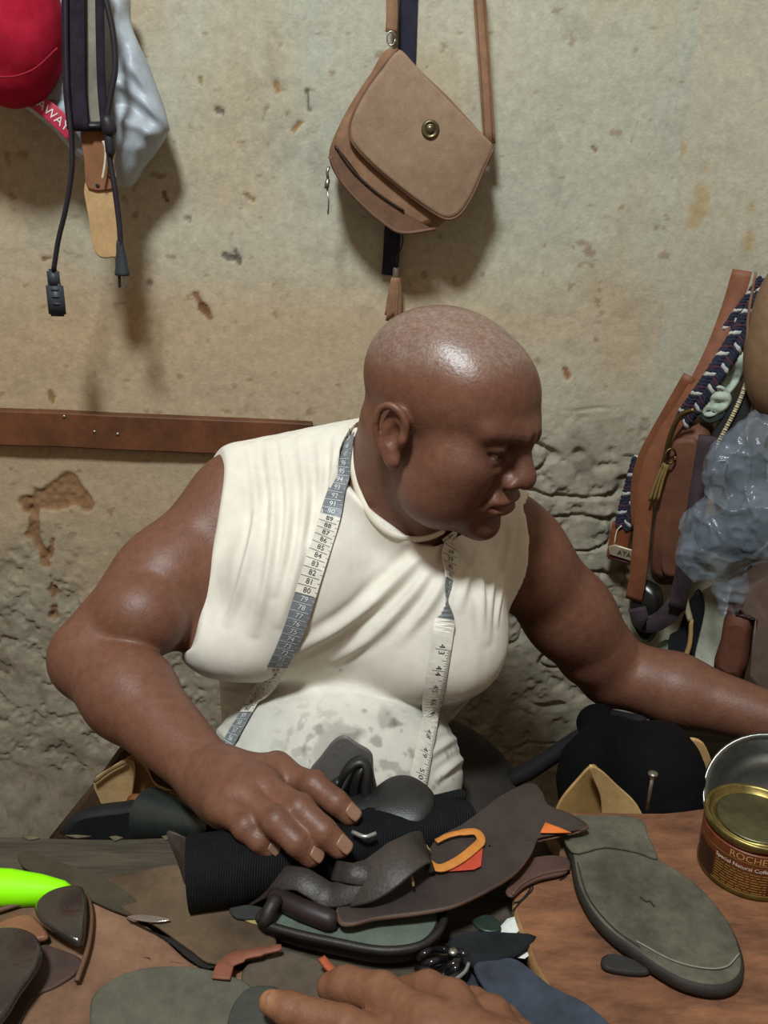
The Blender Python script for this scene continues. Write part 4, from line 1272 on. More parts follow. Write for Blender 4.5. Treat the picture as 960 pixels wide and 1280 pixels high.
place_text('Special Natural Coffee', .0050, None, (1, 0, 0), (0, 1, 0), ink2, tin, wrap=on_tin(Ht * .57, -.58))
gb = MB()
def tin_strip(m_, z, h, a0, a1):
    n_ = 18
    vs = [tc_ + V3(math.sin(a0 + (a1 - a0) * i / n_) * (Rt + .0004), -math.cos(a0 + (a1 - a0) * i / n_) * (Rt + .0004), z + d) for i in range(n_ + 1) for d in (0, h)]
    m_.add(vs, [[2 * i, 2 * i + 2, 2 * i + 3, 2 * i + 1] for i in range(n_)])
rr_ = random.Random(4)
for i in range(8):
    z = Ht * (.47 - .048 * i)
    a = -1.12
    while a < -.1:
        l = .05 + rr_.random() * .16
        tin_strip(gb, z, .0011, a, min(a + l, -.08)); a += l + .03
tin_strip(gb, Ht * .1, Ht * .74, .10, .16); tin_strip(gb, Ht * .66, .0008, -1.8, .1); tin_strip(gb, Ht * .10, .0010, -1.8, .1)
gb.build('printed_lines', mat('label_gold', '9a7a3c', .5, metal=.3), tin, fix=False)
dk = MB(); tin_strip(dk, Ht * .08, Ht * .46, -1.75, -1.18); dk.build('dark_panel', mat('label_dark', '2f1a12', .5), tin, fix=False)
# ---- large grey sole on the board
sz = bz + .0125
SOLE_TOP = mat('sole_grey', '37352d', .86, '625e50', 14, .4, 200, spec=.2, contrast=(.3, .7), grain=.34)
SOLE_EDGE = mat('sole_edge', '231f1b', .7, '2e2823', 40, .3, 200)
sole = thing('shoe_sole', 'large worn grey shoe sole lying on the cutting board in front of the tin', 'sole', UZ(820, 1130, TZ + bz))
so_out = [(701, 1022), (748, 1018), (800, 1021), (812, 1044), (824, 1072), (868, 1102), (908, 1145), (929, 1190), (928, 1222), (900, 1236), (850, 1226), (792, 1190), (748, 1152), (722, 1108), (713, 1064)]
MB().plate(TP(sp2(so_out, 5, True), sz), .012, edge_mi=1, rnd=.25, rings=(1, .96, .8, .6, .4, .2), top=ripple(.0012, 18, 3)).build('sole', SOLE_TOP, sole, mats=[SOLE_TOP, SOLE_EDGE])
tplate([(702, 1023), (748, 1019), (798, 1022), (811, 1046), (822, 1072), (796, 1064), (756, 1058), (715, 1064)], sz + .003, .003, n=4, rings=(1, .96, .7, .3)).build('heel_piece', SOLE_TOP, sole)
MB().tube(TP(sp2([(795, 1176), (840, 1200), (880, 1210), (908, 1208), (924, 1192)], 8), sz + .0016), .0007, 5).build('stitch_line', mat('stitch_pale', '7a7568', .8), sole)
MB().tube(TP(sp2([(722, 1078), (735, 1120), (765, 1158), (800, 1184)], 8), sz + .0015), .0005, 5).build('stitch_line', mat('stitch_dark', '2b2924', .8), sole)
MB().tube(TP(sp2([(800, 1121), (808, 1127), (812, 1126), (818, 1133)], 4), sz + .0015), .0006, 5).build('crack', mat('stitch_dark'), sole)
tag(tplate([(752, 1196), (768, 1190), (806, 1204), (812, 1214), (790, 1215), (757, 1209)], bz + .006, .0055, n=3).build('black_scrap', mat('black_leather_scrap', '221f1e', .7, '2d2a28', 30)), 'small black leather scrap tucked under the toe of the large sole', 'scrap')
# ---- loose nail at the far edge
nz_ = UZ(810, 1016, TZB)
nl = MB(); nl.tube([nz_ + V3(0, .004, .0), nz_ + V3(.0015, .004, .040)], .0017, 8); nl.lathe(nz_ + V3(.0015, .004, .040), [(.0042, 0), (.0046, .0008), (.0044, .002), (.001, .0024)], 14)
tag(nl.build('nail', mat('nail_steel', '7d766c', .4, '8f887d', 60, metal=.8)), 'steel nail standing upright at the far edge of the board', 'nail')
# ---- hides and leather on the left
HIDE = mat('hide', '503828', .7, '80604a', 11, .3, 140, spec=.3, contrast=(.3, .7), rvar=.1)
HIDE2 = mat('hide_grey', '3e3225', .75, '665440', 10, .3, 120, spec=.25, contrast=(.3, .7))
tag(tplate([(120, 1098), (180, 1082), (246, 1085), (256, 1108), (310, 1140), (345, 1172), (330, 1196), (268, 1206), (236, 1186), (196, 1158), (160, 1140)], .012, .003, ripple(.006, 16, 5), rings=(1, .95, .8, .65, .5, .35, .2)).build('leather_piece', HIDE2),
    'greyish brown leather piece with torn edge beside the black knit roll', 'leather')
tag(tplate([(-60, 1165), (-10, 1140), (50, 1122), (100, 1112), (132, 1124), (168, 1146), (205, 1172), (250, 1206), (320, 1216), (350, 1262), (340, 1330), (-60, 1350)], .007, .003, ripple(.004, 14, 7), rings=(1, .95, .85, .7, .55, .4, .25)).build('leather_hide', HIDE),
    'large tan leather hide lying across the left end of the workbench', 'leather')
kn_ = thing('leather_knife', 'long dark flat knife blade lying on the left planks', 'knife', UZ(100, 1100, TZ))
tplate([(22, 1070), (36, 1064), (70, 1076), (120, 1092), (160, 1116), (186, 1142), (176, 1147), (140, 1136), (90, 1114), (45, 1092), (28, 1082)], .0115, .0025, n=4).build('blade', mat('blade_dark', '393429', .5, '4a4436', 14, metal=.2, rvar=.12), kn_)
tag(tplate([(158, 1146), (178, 1143), (206, 1147), (212, 1150), (190, 1152)], .0165, .0014, n=3).build('steel_sliver', mat('bright_steel', 'b9b9b4', .25, 'd0d0cc', 60, metal=.9)), 'thin bright steel sliver at the tip of the dark knife', 'sliver')
tag(tplate([(158, 1148), (200, 1168), (246, 1180), (290, 1192), (262, 1210), (236, 1198), (205, 1172)], .010, .0015, n=4).build('lining_or_gap_shade', mat('gap_shade_black', '16110e', .8, '1e1814', 30)), 'black strip painted as shade in the gap between the two brown leather pieces', 'leather')  # black strip put in for the shade in the gap under the lifted leather
# neon handle
g0, g1 = UZ(-70, 1106, TZ + .022), UZ(90, 1115, TZ + .016)
ax = nrm(g1 - g0); Lg = np.linalg.norm(g1 - g0)
gm = MB().lathe(g0, [(.004, 0), (.013, .003), (.0155, .02), (.0155, Lg * .5), (.0125, Lg * .75), (.0085, Lg * .93), (.005, Lg * .985), (.001, Lg)], 24, axis=ax, ref=(0, 0, 1), squash=1.0)
tag(gm.build('green_marker', mat('neon_green', '8df000', .55, '93f505', 20, spec=.25, grain=.04)), 'neon green tapered plastic marker at the left edge of the bench', 'marker')
# polished shoe at lower left
sh = thing('polished_shoe', 'brown leather sandal with glossy black bands at the left edge', 'sandal', UZ(40, 1190, TZ + .01))
GLOSS = mat('gloss_leather', '1f1a18', .24, '2d2622', 20, .4, 30, spec=.8, coat=.8, bdist=.005)
def dome(h, c, r): return lambda q: h * math.sqrt(max(0.0, 1 - (np.linalg.norm(q - c) / r) ** 2))
MB().plate(TP(sp2([(46, 1142), (62, 1126), (90, 1118), (106, 1122), (110, 1150), (104, 1188), (84, 1184), (62, 1172), (50, 1160)], 5, True), .017), .007, top=dome(.014, UZ(80, 1152, TZ + .017), .05), rings=(1, .95, .85, .7, .5, .3, .15)).build('vamp', GLOSS, sh)
MB().plate(TP(sp2([(-60, 1190), (-30, 1186), (10, 1180), (42, 1186), (56, 1206), (52, 1230), (30, 1262), (0, 1300), (-60, 1320)], 5, True), .018), .008, top=dome(.022, UZ(0, 1230, TZ + .018), .075), rings=(1, .95, .85, .7, .5, .3, .15)).build('toe_cap', GLOSS, sh)
MB().plate(TP(sp2([(-60, 1176), (-20, 1160), (10, 1146), (34, 1140), (46, 1146), (60, 1166), (44, 1172), (10, 1178), (-60, 1196)], 4, True), .022), .006, top=ripple(.002, 20, 3)).build('strap', mat('strap_tan', '6e4a34', .5, '80573e', 14, .2, 150), sh)
MB().plate(TP(sp2([(-60, 1150), (20, 1160), (60, 1180), (100, 1196), (96, 1214), (70, 1232), (40, 1250), (0, 1320), (-60, 1320)], 4, True), .011), .004).build('insole', mat('insole_maroon', '3c2c27', .6, '47362f', 14), sh)
MB().tube(TP(sp2([(-40, 1150), (30, 1128), (80, 1112), (104, 1116), (114, 1142), (110, 1184), (96, 1226)], 6), .014), .0022, 6).build('welt', mat('welt', '5d4433', .7), sh)
# grey oval soles at the bottom
FELT = mat('sole_felt', '4d4c41', .9, '605e51', 12, .3, 200, spec=.15)
FELT2 = mat('sole_felt_brown', '4b4238', .9, '5c5145', 12, .3, 200, spec=.15)
tag(tplate([(112, 1262), (126, 1232), (165, 1212), (215, 1206), (270, 1212), (316, 1232), (330, 1275), (300, 1340), (200, 1360), (125, 1330)], .017, .006, ripple(.001, 20, 2)).build('oval_sole', FELT), 'greenish grey oval sole lying on the tan hide at the bottom', 'sole')
tag(tplate([(302, 1216), (318, 1196), (352, 1187), (392, 1196), (424, 1220), (446, 1262), (440, 1330), (340, 1340), (308, 1270)], .010, .006, ripple(.001, 20, 4)).build('oval_sole', FELT2), 'brownish grey oval sole behind the orange thong strap', 'sole')
tag(tplate([(284, 1300), (288, 1262), (306, 1236), (330, 1230), (352, 1240), (365, 1300), (340, 1350), (300, 1350)], .020, .005, n=5).build('dark_sole', mat('dark_felt', '34342f', .85, '42423b', 12, .3, 200)), 'dark grey curved sole piece under the thumb of the second hand', 'sole')
oth = thing('orange_thong', 'orange leather thong curling around the brownish grey oval sole', 'thong', UZ(300, 1195, TZ))
THONG = mat('orange_thong_leather', '6f4232', .65, '82503c', 20, .2, 150)
MB().ribbon(TP(sp2([(276, 1224), (284, 1204), (306, 1194), (330, 1189), (352, 1184)], 6), .019), [.014] * 6 + [.012] * 6 + [.008] * 6 + [.006] * 6 + [.004], .002, normal=(0, 0, 1)).build('strap', THONG, oth)
tag(MB().ribbon(TP(sp2([(402, 1198), (412, 1210), (428, 1224), (440, 1236)], 5), .024), .0060, .003, normal=(0, 0, 1)).build('orange_strap', mat('orange_strap', '96492c', .6, 'a45436', 30)), 'short bright orange strap end above the second hand', 'strap')
# ---- black knitted roll under the hand
rl = thing('knit_roll', 'rolled black ribbed knit fabric under the resting hand', 'roll', UZ(400, 1060, TZ))
KNIT = mat('black_knit', '08090b', .75, '101216', 60, .8, wave=(150, 2.5, 'X'), spec=.3, bdist=.002)
pr_ = [(236, 1092, .030), (300, 1082, .031), (380, 1066, .029), (460, 1050, .027), (540, 1034, .027), (588, 1022, .026)]
P_ = spline([UZ(x, y, TZ + z) for x, y, z in pr_], 8)
nr = len(P_)
rad = np.interp(np.linspace(0, 1, nr), [0, .2, .5, .8, .93, 1], [.034, .033, .030, .027, .025, .018])
mb_ = MB().tube(P_, list(rad), 28, flat=.86, cap=False)
inn = P_[:8][::-1]
mb_.tube([P_[0] + (P_[0] - P_[1]) * .05] + P_[:7], [rad[0] * .93] + list(rad[:7] * .86), 28, flat=.86)
mb_.tube([P_[-1], P_[-1] + (P_[-1] - P_[-2]) * .8], [rad[-1], .006], 28, flat=.86)
mb_.build('knit', KNIT, rl)
MB().tube([p + V3(0, .012, .018) for p in P_[24:-2]], .006, 8, round_end=True).build('rolled_hem', KNIT, rl)
fl_ = [UZ(x, y, TZ + z) for x, y, z in ((207, 1040, .052), (226, 1044, .052), (240, 1056, .050), (246, 1085, .035), (246, 1125, .012), (232, 1110, .012), (222, 1080, .03))]
MB().plate(spline(fl_, 4, True), .003, up=nrm(V3(-.6, -.5, .6))).build('leather_flap', LEATHER_DARK, rl)
# ---- black leather shoe upper standing behind the fingers
BK = mat('black_shoe_leather', '1b1a1a', .42, '272625', 20, .2, 300, spec=.5)
BKG = mat('black_matte_leather', '5a5856', .5, '686663', 10, .2, 160, spec=.4)
up = thing('shoe_upper', 'black leather shoe upper standing folded between the hand and the belly', 'shoe upper', UZ(450, 1020, TZ + .03))
YU = .655
def UP(pts, dy=0.0): return [U(x, y, YU + dy) for x, y in pts]
MB().plate(UP(sp2([(386, 975), (400, 950), (418, 922), (432, 914), (446, 922), (464, 938), (467, 962), (470, 1000), (440, 1030), (395, 1010)], 5, True), .018), .004, up=(0, -1, 0), top=lambda q: .010 * math.cos((q[0] + .03) * 60)).build('back_panel', BKG, up)
for pts_, r0_, r1_ in (([(420, 1000, .0), (424, 980, -.004), (434, 962, -.006), (446, 952, -.004), (456, 954, -.004), (460, 968, -.008), (458, 988, -.012), (464, 1006, -.016), (478, 1014, -.018)], .0030, .0058),
                       ([(442, 1004, -.004), (444, 984, -.008), (448, 968, -.008), (452, 960, -.006)], .0050, .0030), ([(404, 1006, -.002), (412, 988, -.006), (422, 976, -.006)], .0060, .0030)):
    L_ = spline([U(x, y, YU + d) for x, y, d in pts_], 7)
    MB().tube(L_, list(np.linspace(r0_, r1_, len(L_))), 10, flat=1.8, ref=(0, -1, 0), round_end=True).build('folded_edge', BK, up)
ff2 = Field()
ff2.ell(U(505, 1002, .63), (.030, .026, .0085), rot_from(nrm(V3(.9, .35, .18)), V3(-.1, -.25, 1)).T.T, k=.01)
ff2.ell(U(480, 1010, .632), (.030, .020, .009), k=.014); ff2.ell(U(446, 1018, .635), (.024, .018, .013), k=.014)
ff2.ell(U(528, 998, .635), (.011, .012, .005), k=.008)
V_, Q_ = ff2.mesh(.002); link('tongue', relax(V_, Q_, 2), Q_, BK, up)
MB().tube([UZ(x, y, TZ + .056) for x, y in sp2([(440, 1040), (456, 1046), (470, 1042)], 5)], .002, 6).build('sole_edge', mat('edge_silver', '8b8a88', .3, '9c9b99', 40, metal=.6), up)
# ---- large dark sandal leather with the orange badge
sd = thing('sandal_leather', 'large dark brown cut leather piece with an orange and red badge', 'leather', UZ(580, 1090, TZ + .03))
SDL = mat('sandal_brown', '2d2522', .55, '3a302b', 12, .25, 160, spec=.4, rvar=.1)
SDE = mat('sandal_edge', '4a352a', .7, '5a4133', 30)
c0, c1_ = UZ(480, 1150, TZ + .034), UZ(660, 1010, TZ + .034)
lift = tilt(c0, c1_, .016, ripple(.003, 14, 8))
so = [(604, 1022), (622, 1010), (645, 1000), (664, 996), (676, 1006), (684, 1022), (712, 1034), (734, 1048), (726, 1053), (700, 1052), (674, 1058), (662, 1080), (640, 1104), (600, 1126), (564, 1140), (520, 1146), (470, 1150), (440, 1157), (424, 1154), (421, 1134), (450, 1122), (490, 1104), (524, 1084), (545, 1056), (576, 1040)]
MB().plate(TP(sp2(so, 4, True), .034), .004, top=lift, edge_mi=1, rings=(1, .97, .88, .75, .6, .45, .3, .15)).build('sheet', SDL, sd, mats=[SDL, SDE])
def onsd(pts, d): 
    out = []
    for x, y in pts:
        p = UZ(x, y, TZ + .034)
        for _ in range(3): p = UZ(x, y, TZ + .034 + lift(p))
        out.append(p + V3(0, 0, d))
    return out
ORA = mat('badge_orange', 'b06f2c', .65, 'bd7b38', 30); RED = mat('badge_red', 'a23822', .65, 'ae422c', 30)
MB().plate(onsd([(604, 1063), (601, 1086), (592, 1090), (552, 1093), (575, 1082), (590, 1072)], .003), .0012, rings=(1, .9, .5)).build('red_badge', RED, sd)
MB().ribbon(onsd(sp2([(534, 1079), (542, 1088), (554, 1090), (574, 1080), (592, 1066), (601, 1056), (596, 1046), (584, 1045), (562, 1049), (545, 1057)], 4), .0045), [.004, .005, .006, .007, .007, .008] + [.0085] * 14 + [.0075] * 10 + [.0055] * 4 + [.005] * 3, .0012, normal=(0, 0, 1)).build('orange_badge', ORA, sd)
MB().plate(onsd([(681, 1031), (675, 1044), (714, 1044), (698, 1037)], .003), .0012, rings=(1, .5)).build('orange_tip', mat('tip_orange', 'bf5f24', .6, 'c96a30', 30), sd)
MB().plate(TP(sp2([(655, 1075), (690, 1068), (712, 1074), (708, 1090), (676, 1098), (655, 1108), (640, 1120), (632, 1112), (645, 1092)], 4, True), .0285), .003).build('under_flap', mat('flap_brown', '43302a', .6, '503a32', 20), sd)
MB().tube(TP(sp2([(712, 1086), (680, 1092), (655, 1103), (640, 1118)], 5), .029), .0013, 6).build('flap_edge', SDE, sd)
tk = onsd([(534, 1066), (530, 1070), (538, 1072), (526, 1064), (534, 1076)], .007)
tkm = MB()
for i in range(4): tkm.tube([tk[i], (tk[i] + tk[i + 1]) / 2 + V3(0, 0, .003), tk[i + 1]], .0009, 5)
tkm.build('thread_knot', mat('khaki_thread', '8a7448', .8), sd)
# dark wavy straps lying between the knit and the sandal leather
ws_ = thing('wavy_strap', 'dark wavy leather strap twisted between knit roll and sandal leather', 'strap', UZ(420, 1100, TZ + .03))
WST = mat('wavy_leather', '231d1a', .5, '322a26', 16, .3, 160, spec=.5)
def rib3(pts, w, th, n=6, nm=(0, 0, 1)): return MB().ribbon(spline([UZ(x, y, TZ + z) for x, y, z in pts], n), w, th, normal=nm)
rib3([(300, 1124, .012), (325, 1110, .026), (345, 1100, .036), (372, 1098, .042), (392, 1108, .040), (410, 1118, .036), (430, 1116, .040), (460, 1104, .048), (480, 1092, .054)], .020, .003, nm=(.1, -.45, .9)).build('strap', WST, ws_)
rib3([(440, 1106, .042), (462, 1100, .05), (484, 1086, .058), (504, 1070, .062), (522, 1062, .058), (534, 1066, .05)], .036, .0035, nm=(-.3, -.35, .9)).build('wide_strap', mat('strap_greybrown', '2c2623', .5, '3e3732', 20, .35, 130, spec=.4), ws_)
rib3([(418, 1088, .046), (440, 1092, .052), (468, 1096, .05), (484, 1092, .05)], .016, .003, nm=(0, -.6, .8)).build('strap', WST, ws_)
MB().tube([UZ(x, y, TZ + z) for x, y, z in ((512, 1092, .052), (515, 1098, .05), (517, 1108, .046))], .0012, 5).build('thread_end', mat('khaki_thread', '8a7448', .8), ws_)
tag(MB().tube([UZ(x, y, TZ + z) for x, y, z in ((345, 1122, .028), (380, 1138, .030), (412, 1150, .030))], .0085, 12, round_end=True).build('leather_rod', mat('maroon_leather', '231a1a', .5, '2e2322', 20)), 'dark maroon rolled leather rod lying in the grey-green sandal', 'rod')
# sandal sole with grey-green insole
ss = thing('sandal_sole', 'black-edged sandal sole with a grey-green insole below the sandal leather', 'sole', UZ(450, 1150, TZ))
INS = mat('insole_green', '4a5249', .85, '5c655a', 16, .25, 200, spec=.2, contrast=(.3, .7))
RIM = mat('rim_black', '1c1817', .5, '282321', 30, .2, 150)
sl_out = sp2([(326, 1152), (332, 1138), (352, 1130), (410, 1122), (470, 1116), (520, 1116), (552, 1126), (556, 1144), (546, 1168), (520, 1184), (476, 1188), (420, 1178), (366, 1166)], 5, True)
MB().plate(TP(sl_out, .022), .016, edge_mi=1, rnd=.3, rings=(1, .96, .8, .5)).build('sole', INS, ss, mats=[INS, RIM])
rim = TP(sl_out, .0235); MB().tube(rim + rim[:1], .0034, 8, cap=False).build('raised_rim', RIM, ss)
MB().tube([UZ(x, y, TZ + z) for x, y, z in ((332, 1150, .028), (338, 1136, .034), (344, 1126, .036))], .006, 8, round_end=True).build('toe_post', RIM, ss)
tag(tplate([(286, 1134), (300, 1130), (330, 1134), (326, 1146), (296, 1146)], .016, .004, n=3).build('dark_scrap', mat('scrap_grey', '2a2b28', .8)), 'small dark grey scrap left of the sandal toe', 'scrap')
tag(tplate([(306, 1150), (330, 1148), (352, 1142), (350, 1150), (330, 1156)], .0135, .002, n=2).build('yellow_scrap', mat('scrap_yellow', '8c7d4a', .8, '9a8b58', 40)), 'small yellowish scrap under the sandal toe', 'scrap')
# ---- foam scraps and sheets at bottom centre
FOAM = mat('black_foam', '17191b', .9, '212426', 40, .3, 300, spec=.15)
tag(tplate([(562, 1170), (596, 1163), (640, 1164), (673, 1168), (650, 1188), (622, 1200), (590, 1203), (566, 1190)], .024, .008, n=3).build('foam_wedge', FOAM), 'black foam wedge with pointed end beside the cutting board edge', 'foam')
tag(tplate([(592, 1206), (620, 1199), (646, 1200), (690, 1236), (742, 1266), (790, 1330), (690, 1350), (650, 1300), (612, 1246)], .012 + .0135, .004, tilt(UZ(600, 1210, TZ + .012), UZ(720, 1290, TZ + .012), .004)).build('blue_grey_sheet', mat('blue_grey_felt', '30343d', .95, '3c414b', 30, .25, 300, spec=.15)), 'blue-grey felt sheet lying over the lower left board edge', 'sheet')
tag(tplate([(556, 1222), (580, 1206), (612, 1244), (650, 1296), (690, 1350), (600, 1350), (566, 1262)], .012, .006, n=4).build('dark_sheet', mat('dark_blue_felt', '22252c', .9, '2a2e36', 30, .25, 300)), 'dark blue-black sheet under the left edge of the blue-grey felt', 'sheet')
PAPER = mat('paper', 'b5b8b4', .85, 'c5c8c4', 40)
tag(tplate([(618, 1166), (634, 1148), (648, 1144), (652, 1160), (640, 1172)], .018, .0008, n=1, rings=(1, .5)).build('paper_scrap', PAPER), 'white paper scrap behind the black foam wedge', 'paper')
tag(tplate([(640, 1196), (650, 1184), (660, 1182), (664, 1192), (656, 1198)], .0165, .0008, n=1, rings=(1, .5)).build('paper_scrap', PAPER), 'tiny white paper scrap between foam wedge and board edge', 'paper')
tag(tplate([(590, 1150), (606, 1142), (622, 1148), (626, 1162), (606, 1164)], .022, .004, n=3).build('green_scrap', mat('scrap_greenblack', '17201c', .4, '22302a', 40)), 'glossy dark green scrap next to the white paper', 'scrap')
bk = thing('black_buckle', 'glossy black looped buckle lying above the second hand', 'buckle', UZ(552, 1210, TZ))
GB = mat('gloss_plastic', '131113', .18, '1d1a1c', 30, spec=.7)
for pts in ([(524, 1196), (540, 1188), (566, 1188), (584, 1196), (580, 1212), (560, 1226), (544, 1228)], [(530, 1206), (550, 1200), (570, 1202), (566, 1214), (546, 1220)], [(522, 1212), (540, 1214), (556, 1210), (576, 1200)]):
    MB().tube([UZ(x, y, TZ + .018 + .006 * math.sin(i * .5)) for i, (x, y) in enumerate(sp2(pts, 6))], .0030, 8, round_end=True).build('loop', GB, bk)
MB().tube(TP(sp2([(544, 1230), (562, 1228), (580, 1216), (586, 1204)], 6), .026), .0016, 6).build('metal_edge', mat('edge_silver', ''), bk)
MB().lathe(UZ(566, 1193, TZ + .022), [(.004, 0), (.004, .004), (.002, .005)], 12).build('rivet', SILVER, bk)
th_ = thing('black_thread', 'loose black thread trailing over the curved edge of the cutting board', 'thread', UZ(640, 1120, TZ))
for q in ([(668, 1092), (662, 1112), (650, 1126), (640, 1128)], [(706, 1062), (712, 1080), (708, 1094), (700, 1100)], [(664, 1096), (666, 1110), (658, 1120), (648, 1130), (638, 1142)]):
    MB().tube(TP(sp2(q, 6), bz + .0012), .0006, 5).build('strand', mat('thread_black', '15110f', .8), th_)
# ---- behind the bench, left
tag(MB().plate([U(x, y, .80) for x, y in ((52, 1062), (120, 978), (158, 925), (215, 900), (262, 960), (262, 1062))], .02, up=(0, -1, 0)).build('chair_back', mat('chair_wood', '3a281b', .7, '4b3524', 12, .3, 100)), 'dark brown slanting chair back board behind the forearm', 'chair')
tl = thing('tan_leather_piece', 'tan leather piece with stitched edge standing behind the bench', 'leather', U(160, 1000, .74))
tb_ = mat('tan_cut', 'a5855a', .7, 'b39468', 12, .2, 160)
MB().plate([U(x, y, .74) for x, y in sp2([(116, 978), (136, 962), (158, 950), (168, 960), (164, 1000), (154, 1030), (134, 1030), (126, 1006)], 3, True)], .004, up=(0, -1, 0)).build('panel', tb_, tl)
MB().plate([U(x, y, .755) for x, y in sp2([(156, 950), (180, 958), (192, 980), (214, 990), (236, 990), (236, 1030), (150, 1030)], 3, True)], .004, up=(0, -1, 0)).build('fold', mat('tan_shade', '8c6a42', .7, '9a774c', 12), tl)
MB().tube([U(x, y, .735) for x, y in sp2([(118, 977), (137, 963), (158, 952)], 6)], .0018, 6).build('stitched_edge', mat('stitch_brown', '6b5230', .8), tl)
MB().lathe(U(172, 1003, .735), [(.012, 0), (.010, .004), (.004, .006)], 10, axis=TOROOM).build('wood_knob', mat('rust_wood', '5a3416', .7, '7a4a20', 60, .5, 200), tl)
rl2 = thing('leather_roll', 'greenish black leather curled into a cone behind the wrist', 'leather roll', U(215, 1015, .69))
cr2 = mat('curl_black', '1d211f', .4, '272c29', 14, .2, 150, spec=.5)
a0, a1 = U(186, 1018, .70), U(268, 1034, .66)
MB().tube([a0 + (a1 - a0) * t for t in np.linspace(0, 1, 12)], list(np.linspace(.027, .012, 12)), 24, cap=False).tube([a0 + (a1 - a0) * t for t in np.linspace(0.002, .6, 6)], list(np.linspace(.025, .014, 6)), 24).build('curl', cr2, rl2)
MB().plate([U(x, y, .705) for x, y in sp2([(180, 1012), (196, 1006), (256, 1016), (250, 1046), (186, 1046)], 3, True)], .004, up=(0, -1, .2)).build('flap', cr2, rl2)
tag(MB().plate([U(x, y, .70) for x, y in sp2([(80, 1034), (100, 1022), (150, 1015), (185, 1014), (200, 1050), (80, 1052)], 3, True)], .02, up=(0, -1, 0)).build('black_board', mat('board_black', '0e1011', .7, '16191a', 30, .2, 200)), 'black leather board lying low behind the far bench edge', 'leather')
# ---- behind the bench, right: low bench with a bag, a bowl and leather
lb = thing('low_bench', 'low dark bench carrying a bag and bowl behind the workbench', 'bench', (.42, .95, 0))
MB().box((.60, .90, .50), (.50, .42, .03), bev=.004).build('seat', BENCH, lb)
for sx in (.39, .81):
    for y in (.75, 1.09): MB().box((sx, y, .2425), (.05, .05, .485), bev=.003).build('leg', BENCH, lb)
bb = thing('black_sack', 'black cloth sack slumped behind the far edge of the bench', 'sack', (.33, .93, .515))
bf = Field()
bf.ell(U(815, 985, .86), (.065, .07, .085), k=.03); bf.ell(U(770, 955, .92), (.055, .06, .06), k=.03); bf.ell(U(758, 990, .90), (.06, .06, .06), k=.03); bf.ell(U(750, 912, .98), (.028, .03, .03), k=.02)
V_, Q_ = bf.mesh(.005); V_ = V_ + vnormals(V_, Q_) * ((np.abs(fbm(V_, 14, 3, 84) - .5)) * .025)[:, None]
link('sack', V_, Q_, mat('sack_cloth', '070607', .85, '0c0a0c', 20, .4, 80, spec=.15), bb)
MB().tube([U(x, y, d) for x, y, d in ((600, 990, .98), (660, 965, .98), (720, 925, .98), (770, 898, .97), (800, 905, .93))], .012, 8, round_end=True).build('strap', mat('sack_strap', '121013', .8), bb)
tl2 = thing('curved_tan_leather', 'curved tan leather cut standing against the black sack', 'leather', U(740, 990, .78))
for i_, (pts, nm_, d_) in enumerate((([(690, 1016), (700, 992), (722, 970), (740, 958), (752, 968), (770, 1000), (776, 1040), (690, 1040)], 'tan_dim', .80), ([(736, 958), (752, 966), (775, 990), (800, 1014), (806, 1040), (760, 1040), (752, 1000)], 'tan_cut', .785))):
    MB().plate([U(x, y, d_) for x, y in sp2(pts, 4, True)], .005, up=(0, -1, 0), top=lambda q: .01 * math.sin(q[0] * 40)).build(('inner_face', 'outer_edge')[i_], mat('tan_dim', '8f6f42', .6, 'a38350', 10) if i_ == 0 else mat('tan_edge', 'b08f5c', .6, 'bd9c68', 12), tl2)
tag(MB().plate([U(x, y, .90) for x, y in sp2([(862, 925), (880, 930), (892, 960), (886, 972), (872, 945)], 4, True)], .006, up=(0, -1, 0)).build('tan_strip', LEATHER_TAN), 'tan leather strip between the black sack and the metal bowl', 'strip')
bw = thing('metal_bowl', 'dull silver metal bowl lying tilted behind the tin', 'bowl', (.50, .86, .515))
cbw = U(966, 1004, .80); axb = nrm(V3(-.30, -.62, .72))
MB().lathe(cbw, [(q_ * .72, z_ * .72) for q_, z_ in [(.02, -.058), (.06, -.05), (.088, -.02), (.098, .012), (.104, .020), (.107, .019), (.1075, .0225), (.104, .024), (.096, .014), (.085, -.016), (.058, -.044), (.002, -.050)]], 48, axis=axb).build('bowl', mat('bowl_metal', '6f6f6a', .3, '85857f', 12, metal=.85, rvar=.1), bw)
# stool of the seated person
stl = thing('stool', 'low wooden stool under the seated person', 'stool', (0, 1.0, 0))
MB().lathe((0, 1.0, .30), [(.17, 0), (.18, .008), (.18, .024), (.17, .03)], 32).build('seat', BENCH, stl)
for sx in (-.11, .11):
    for sy in (-.11, .11): MB().tube([(sx, 1 + sy, .302), (sx * 1.25, 1 + sy * 1.25, 0)], [.02, .016], 10).build('leg', BENCH, stl)
